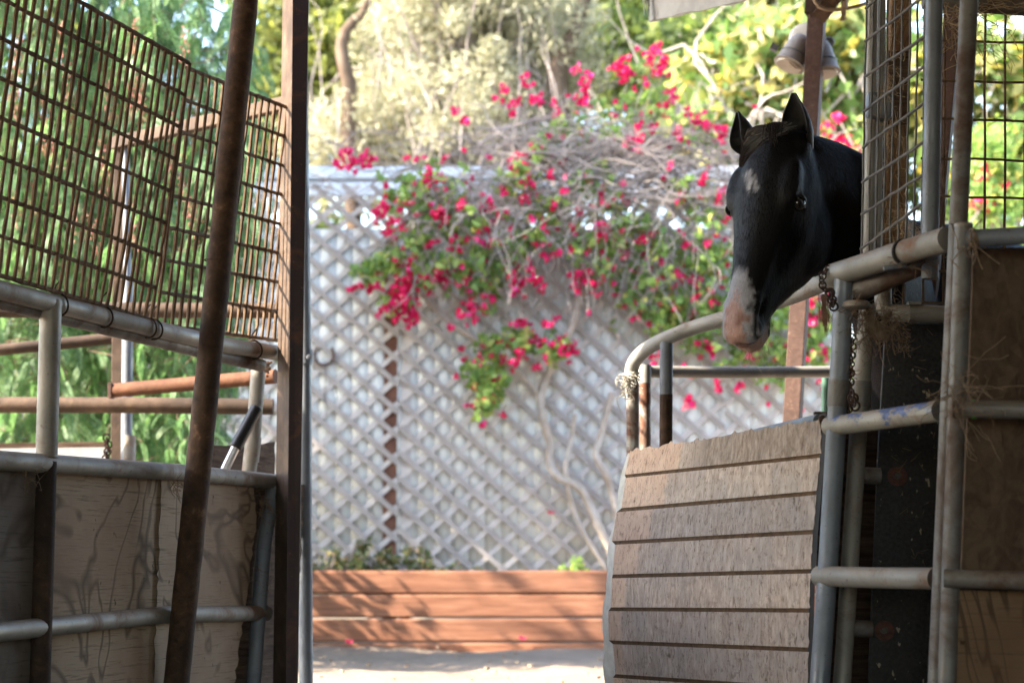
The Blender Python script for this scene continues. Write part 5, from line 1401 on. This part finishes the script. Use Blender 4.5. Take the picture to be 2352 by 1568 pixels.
# ------------------------------------------------------------------ bougainvillea over the lattice
FLOW = [(1510,140,30),(1430,155,26),(1500,170,24),(1350,180,16),(1320,165,11),(1155,215,15),(1170,235,12),(1210,190,14),(1225,230,15),(1180,265,10),(1340,225,16),(1345,240,12),(1275,245,11),(1280,265,8),(1040,258,9),(1072,275,9),
(1545,225,16),(1530,245,14),(1600,270,19),(1620,285,15),(1470,290,13),(1500,290,10),(1555,310,17),(1660,305,20),(1465,320,11),(1260,310,7),(800,365,24),(840,368,20),(780,372,12),(950,365,10),(1020,365,8),(985,400,14),(975,420,13),(1015,408,9),
(1210,365,15),(1180,360,10),(1235,345,13),(1200,395,17),(1180,385,13),(1205,430,17),(1195,460,10),(1265,395,10),(870,490,19),(905,515,21),(880,470,13),(940,465,9),(1000,490,21),(1020,500,17),(1060,470,17),(1115,480,13),(1125,470,10),(1140,490,15),
(1230,500,11),(1250,515,9),(1265,470,10),(1325,490,13),(1380,515,16),(1375,535,10),(1390,545,10),(1100,540,16),(1130,560,15),(1060,560,16),(1035,570,10),(985,560,10),(1240,565,13),(1255,590,9),(1310,575,9),(1310,520,9),
(935,660,34),(900,700,32),(945,725,22),(920,690,30),(985,640,24),(1010,635,26),(1060,640,20),(860,660,13),(820,660,9),(1200,630,19),(1225,635,17),(1185,660,17),(1340,635,28),(1360,655,17),(1320,660,13),(1245,660,13),(1170,630,12),(1215,610,10),
(1090,700,13),(1130,680,12),(1110,710,11),(1070,720,13),(1095,735,9),(1040,750,9),(1185,740,9),(1210,745,9),(1255,745,9),(1225,780,9),(1300,800,20),(1285,790,15),(1250,795,13),(1195,810,13),(1180,830,9),(1235,850,9),(1255,820,9),(1560,630,13),(1600,650,13),
(1595,680,9),(1640,690,11),(1575,560,9),(1520,600,7),(1640,800,11),(1600,790,7),(1500,825,13),(1580,920,12),(1590,930,9),(1650,885,9),(1700,890,7),(1660,450,11),(1625,560,7),(1860,690,17),(1880,740,17),(1850,820,12),(1890,880,9),(1840,945,6),(1890,805,11),(1725,810,18),(1720,795,13),(1440,320,11),(1470,335,12),
(1560,460,8),(1430,420,8),(1480,545,9),(1395,470,8),(1300,440,8),(1540,380,9),(1620,400,9),(1150,440,9),(1660,640,8),(1440,580,8),(1500,660,8),(1545,700,9)]
LEAF = [(1000,430,60,1),(930,440,36,1),(1060,520,62,1),(960,540,50,1),(900,610,36,1),(1000,600,54,1),(1100,600,62,1),(850,620,36,1),(1150,640,56,1),(1200,560,54,1),(1330,560,58,.8),(1250,480,46,.8),(1400,590,46,.9),(1500,560,56,.8),(1560,600,56,1),(1620,620,46,1),
(1480,650,46,1),(1520,720,56,1.2),(1560,700,46,1.2),(1600,760,40,1.2),(1130,800,36,1),(1110,850,42,1.1),(1125,900,34,1.2),(1110,940,20,1.2),(1200,780,34,1),(1270,800,34,1),(1400,460,46,.6),(1230,340,40,.6),(1300,310,50,.5),(1420,280,52,.6),(1500,220,50,.6),
(1600,300,50,.6),(1560,430,46,.6),(1640,500,36,.8),(1850,800,56,1.2),(1700,800,76,1.2),(1860,740,56,1.2),(1780,850,46,1),(1480,170,34,1),(1350,400,46,.5),(1180,420,40,1),(920,700,34,1),(1450,520,60,.8),(1640,580,50,1),(1720,660,60,1),(1800,700,60,1),(1640,720,50,1)]
TRUNK = [([(1318,600),(1330,650),(1322,720),(1300,780),(1262,850),(1243,905),(1247,960),(1262,1015),(1263,1065),(1285,1098),(1325,1115),(1352,1155),(1378,1215),(1405,1270),(1420,1320)], 10.5),
         ([(1405,900),(1380,1000),(1368,1045),(1390,1085),(1405,1130),(1420,1200),(1430,1320)], 9),
         ([(1320,950),(1312,1010),(1300,1065),(1302,1110),(1318,1170),(1345,1230),(1388,1300),(1398,1325)], 6),
         ([(1240,905),(1195,860),(1120,800),(1040,745),(980,690),(930,620),(905,540)], 6),
         ([(1300,780),(1330,690),(1390,600),(1450,500),(1500,400),(1540,320),(1560,240)], 6),
         ([(1420,1200),(1470,1000),(1490,880),(1560,760),(1640,640),(1690,520)], 7)]
def build_bougainvillea():
    rng = random.Random(51); D0 = DL-.16
    t = thing('bougainvillea', 'bougainvillea vine with magenta blossom and grey twigs, sprawling over the lattice', 'vine', tuple(P(1410,1325,D0)))
    tk = MB()
    for pts, r in TRUNK:
        Q = [P(x, y, D0+.02+.03*math.sin(i*1.9)) for i, (x, y) in enumerate(pts)]; sm = []
        for i in range(len(Q)-1):
            p0, p1, p2, p3 = Q[max(i-1,0)], Q[i], Q[i+1], Q[min(i+2,len(Q)-1)]
            for k in range(5):
                s = k/5; sm.append(.5*((2*p1)+(p2-p0)*s+(2*p0-5*p1+4*p2-p3)*s*s+(3*p1-p0-3*p2+p3)*s**3))
        sm.append(Q[-1]); n = len(sm)
        tk.tube(sm, [S(r,D0)*(.85+.3*abs(mnoise.noise((i*.35, r, 0)))) for i in range(n)], 10, jit=.1)
    obj('trunk', tk, M['vine_trunk'], t, True)
    def dep(y):   # the upper part bulges over the top of the fence
        return D0-.22*math.exp(-((y-430)/160)**2)-.06
    tw = MB()
    def arc(a, b, d, sag, r, wob=.06): tw.tube(curve_pts(P(*a, d), P(*b, d+rng.gauss(0,.1)), sag, 9, rng, wob), [r*(1-.07*i) for i in range(10)], 5, False)
    for k in range(760):      # grey tangle under the top
        x = rng.gauss(1400,190); y = 320+abs(rng.gauss(0,95))+(0 if x > 1150 else 60); L = rng.uniform(60,260); a = rng.uniform(-.7,.7)+(math.pi if rng.random() < .5 else 0)
        arc((x,y), (x+L*math.cos(a), y+L*math.sin(a)*.8+rng.uniform(0,60)), dep(y)+rng.gauss(0,.1), rng.uniform(0,.22), rng.uniform(.0025,.0065))
    for k in range(260):      # hanging ones
        x = rng.uniform(960,1680); y = rng.uniform(400,620); arc((x,y), (x+rng.gauss(0,60), y+rng.uniform(70,240)), dep(y), rng.uniform(-.1,.12), rng.uniform(.0025,.005), .08)
    for k in range(90):       # thin arcs to the left over the roof edge
        x = rng.uniform(690,1040); y = rng.uniform(330,520); L = rng.uniform(60,220); a = rng.uniform(-1.0,1.0)+(math.pi if rng.random() < .6 else 0)
        arc((x,y), (x+L*math.cos(a), y+L*math.sin(a)*.7+20), dep(450), rng.uniform(0,.3), rng.uniform(.002,.005))
    for k in range(60):       # sprays above
        x = rng.uniform(1100,1640); y = rng.uniform(300,380); arc((x,y), (x+rng.gauss(20,90), y-rng.uniform(60,200)), dep(330), .1, rng.uniform(.002,.0045))
    arc((800,520),(752,575),D0-.1,-.4,.006); arc((1100,330),(1640,330),D0-.2,.06,.011,.03); arc((1160,330),(1080,480),D0-.2,.15,.009,.05); arc((1130,300),(1500,400),D0-.2,.2,.010,.05); arc((1250,330),(1690,420),D0-.15,.1,.012,.05)
    obj('twigs', tw, M['twig'], t, True)
    Cl = []
    for (x, y, r, den) in LEAF:
        for _ in range(int(r*.55*den)):
            Cl.append((*P(x+rng.gauss(0,r*.55), y+rng.gauss(0,r*.5), dep(y)-.03+rng.gauss(0,.09)), .05))
    C = clumped(Cl, 7); n = len(C); ln = RNG.uniform(.035,.075,n)
    V, F = leaf_faces(C, rdir(n,(0,-.2,-.4)), rdir(n,(0,-.8,.4)), ln, ln*.62); link_np('leaves', V, F, M['boug_leaf'], t)
    Cl = []
    for (x, y, r) in FLOW:
        k = max(4, int(r*r*.025+r*.14))
        for _ in range(k):
            Cl.append((*P(x+rng.gauss(0,r*.62), y+rng.gauss(0,r*.62), dep(y)-.1+rng.gauss(0,.06)), .019))
    for _ in range(330):
        b = rng.choice(LEAF); Cl.append((*P(b[0]+rng.gauss(0,b[2]), b[1]+rng.gauss(0,b[2]), dep(b[1])-.08), .02))
    C = clumped(Cl, 6); n = len(C); ln = RNG.uniform(.024,.04,n)
    V, F = leaf_faces(C, rdir(n), rdir(n,(0,-.6,.2)), ln, ln*.95); fl = link_np('blossom', V, F, M['boug_flower'], t)
    ce = MB(); wht = m_simple('cream flower centre', (.7,.65,.45), (.85,.8,.65), 20, .5)
    for c in Cl[::9]: ce.box((c[0]+rng.gauss(0,.01), c[1]-.03, c[2]+rng.gauss(0,.01)), (.007,.007,.007), Matrix.Rotation(rng.random()*3, 3, (1,1,0)))
    obj('flower_centre', ce, wht, fl)
build_bougainvillea()

# ------------------------------------------------------------------ plants in the planter, fallen petals
def build_small():
    rng = random.Random(61); zs = .5-20*DB/FOC-.06
    def jade(px, w_, h, n, label, mat='jade', y=11.9, ls=(.02,.04)):
        x = (px-1176)/FOC*y; t = thing('jade_plant', label, 'plant', (x, y, zs), 'succulents in the timber planter')
        st = MB(); cl = []
        for k in range(max(3, int(w_*40))):
            e = Vector((x+rng.gauss(0,w_*.4), y+rng.gauss(0,.06), zs+h*rng.uniform(.5,1.0)*max(.35, 1-1.2*abs(rng.gauss(0,.3))))); st.tube(curve_pts((x+rng.gauss(0,w_*.2),y,zs-.02), e, .0, 4, rng, .06), [.008,.007,.006,.005,.003], 5)
            cl.append((*e, .045)); cl.append((*(e-Vector((rng.gauss(0,.03),0,h*.25))), .05))
        obj('stem', st, M['twig'], t, True)
        C = clumped(cl, n); m = len(C); ln = RNG.uniform(*ls, m); V, F = leaf_faces(C, rdir(m,(0,0,.5)), rdir(m), ln, ln*.7); link_np('leaves', V, F, M[mat], t)
    jade(727,.16,.19,22,'straggly yellowed succulent at the open end of the timber planter')
    jade(778,.22,.34,12,'thin tall succulent rising behind its yellowed neighbour in the planter')
    jade(885,.26,.27,46,'dense round green succulent, the fullest one in the planter')
    jade(815,.16,.15,24,'low brownish succulent crouching beside the dense round one')
    jade(985,.13,.15,12,'small sparse succulent right of the dense round one')
    jade(1055,.12,.13,6,'dry wispy plant alone in the middle of the planter')
    jade(1338,.15,.13,20,'small bright green plant at the foot of the vine trunks','boug_leaf')
    jade(1300,.1,.08,8,'tiny green sprig left of the vine trunks','boug_leaf')
    for (px, py, d, lab) in ((801,1476,11.55,'fallen magenta petal at the foot of the planter, near the grey post'),(1200,1468,11.56,'fallen magenta petal touching the planter near its right part'),
                        (735,1554,9.6,'faded fallen petal on the sand in the near corner'),(1265,1180,DL-.06,'dark magenta petal caught on the lattice')):
        mb = MB(); p = P(px, py, d)
        for k in range(3):
            a = k*2.1; u = Vector((math.cos(a), .3*math.sin(a), .6+.3*math.sin(a)))*.026; v = Vector((-math.sin(a), .4, .5*math.cos(a)))*.016
            mb.add([p, p+u*.6+v, p+u, p+u*.6-v], [(0,1,2,3)])
        tag(obj('petal', mb, M['boug_flower']), lab, 'petal')
    # bits of straw and stones on the sand
    mb = MB()
    for k in range(70):
        y = rng.uniform(7.2,11.5); x = rng.uniform(-1.4,.9); z = .012
        mb.box((x,y,z+.008), (rng.uniform(.006,.03),rng.uniform(.006,.02),rng.uniform(.004,.014)), Matrix.Rotation(rng.random()*6, 3, 'Z'))
    o = obj('gravel', mb, M['soil']); o['kind'] = 'stuff'
build_small()
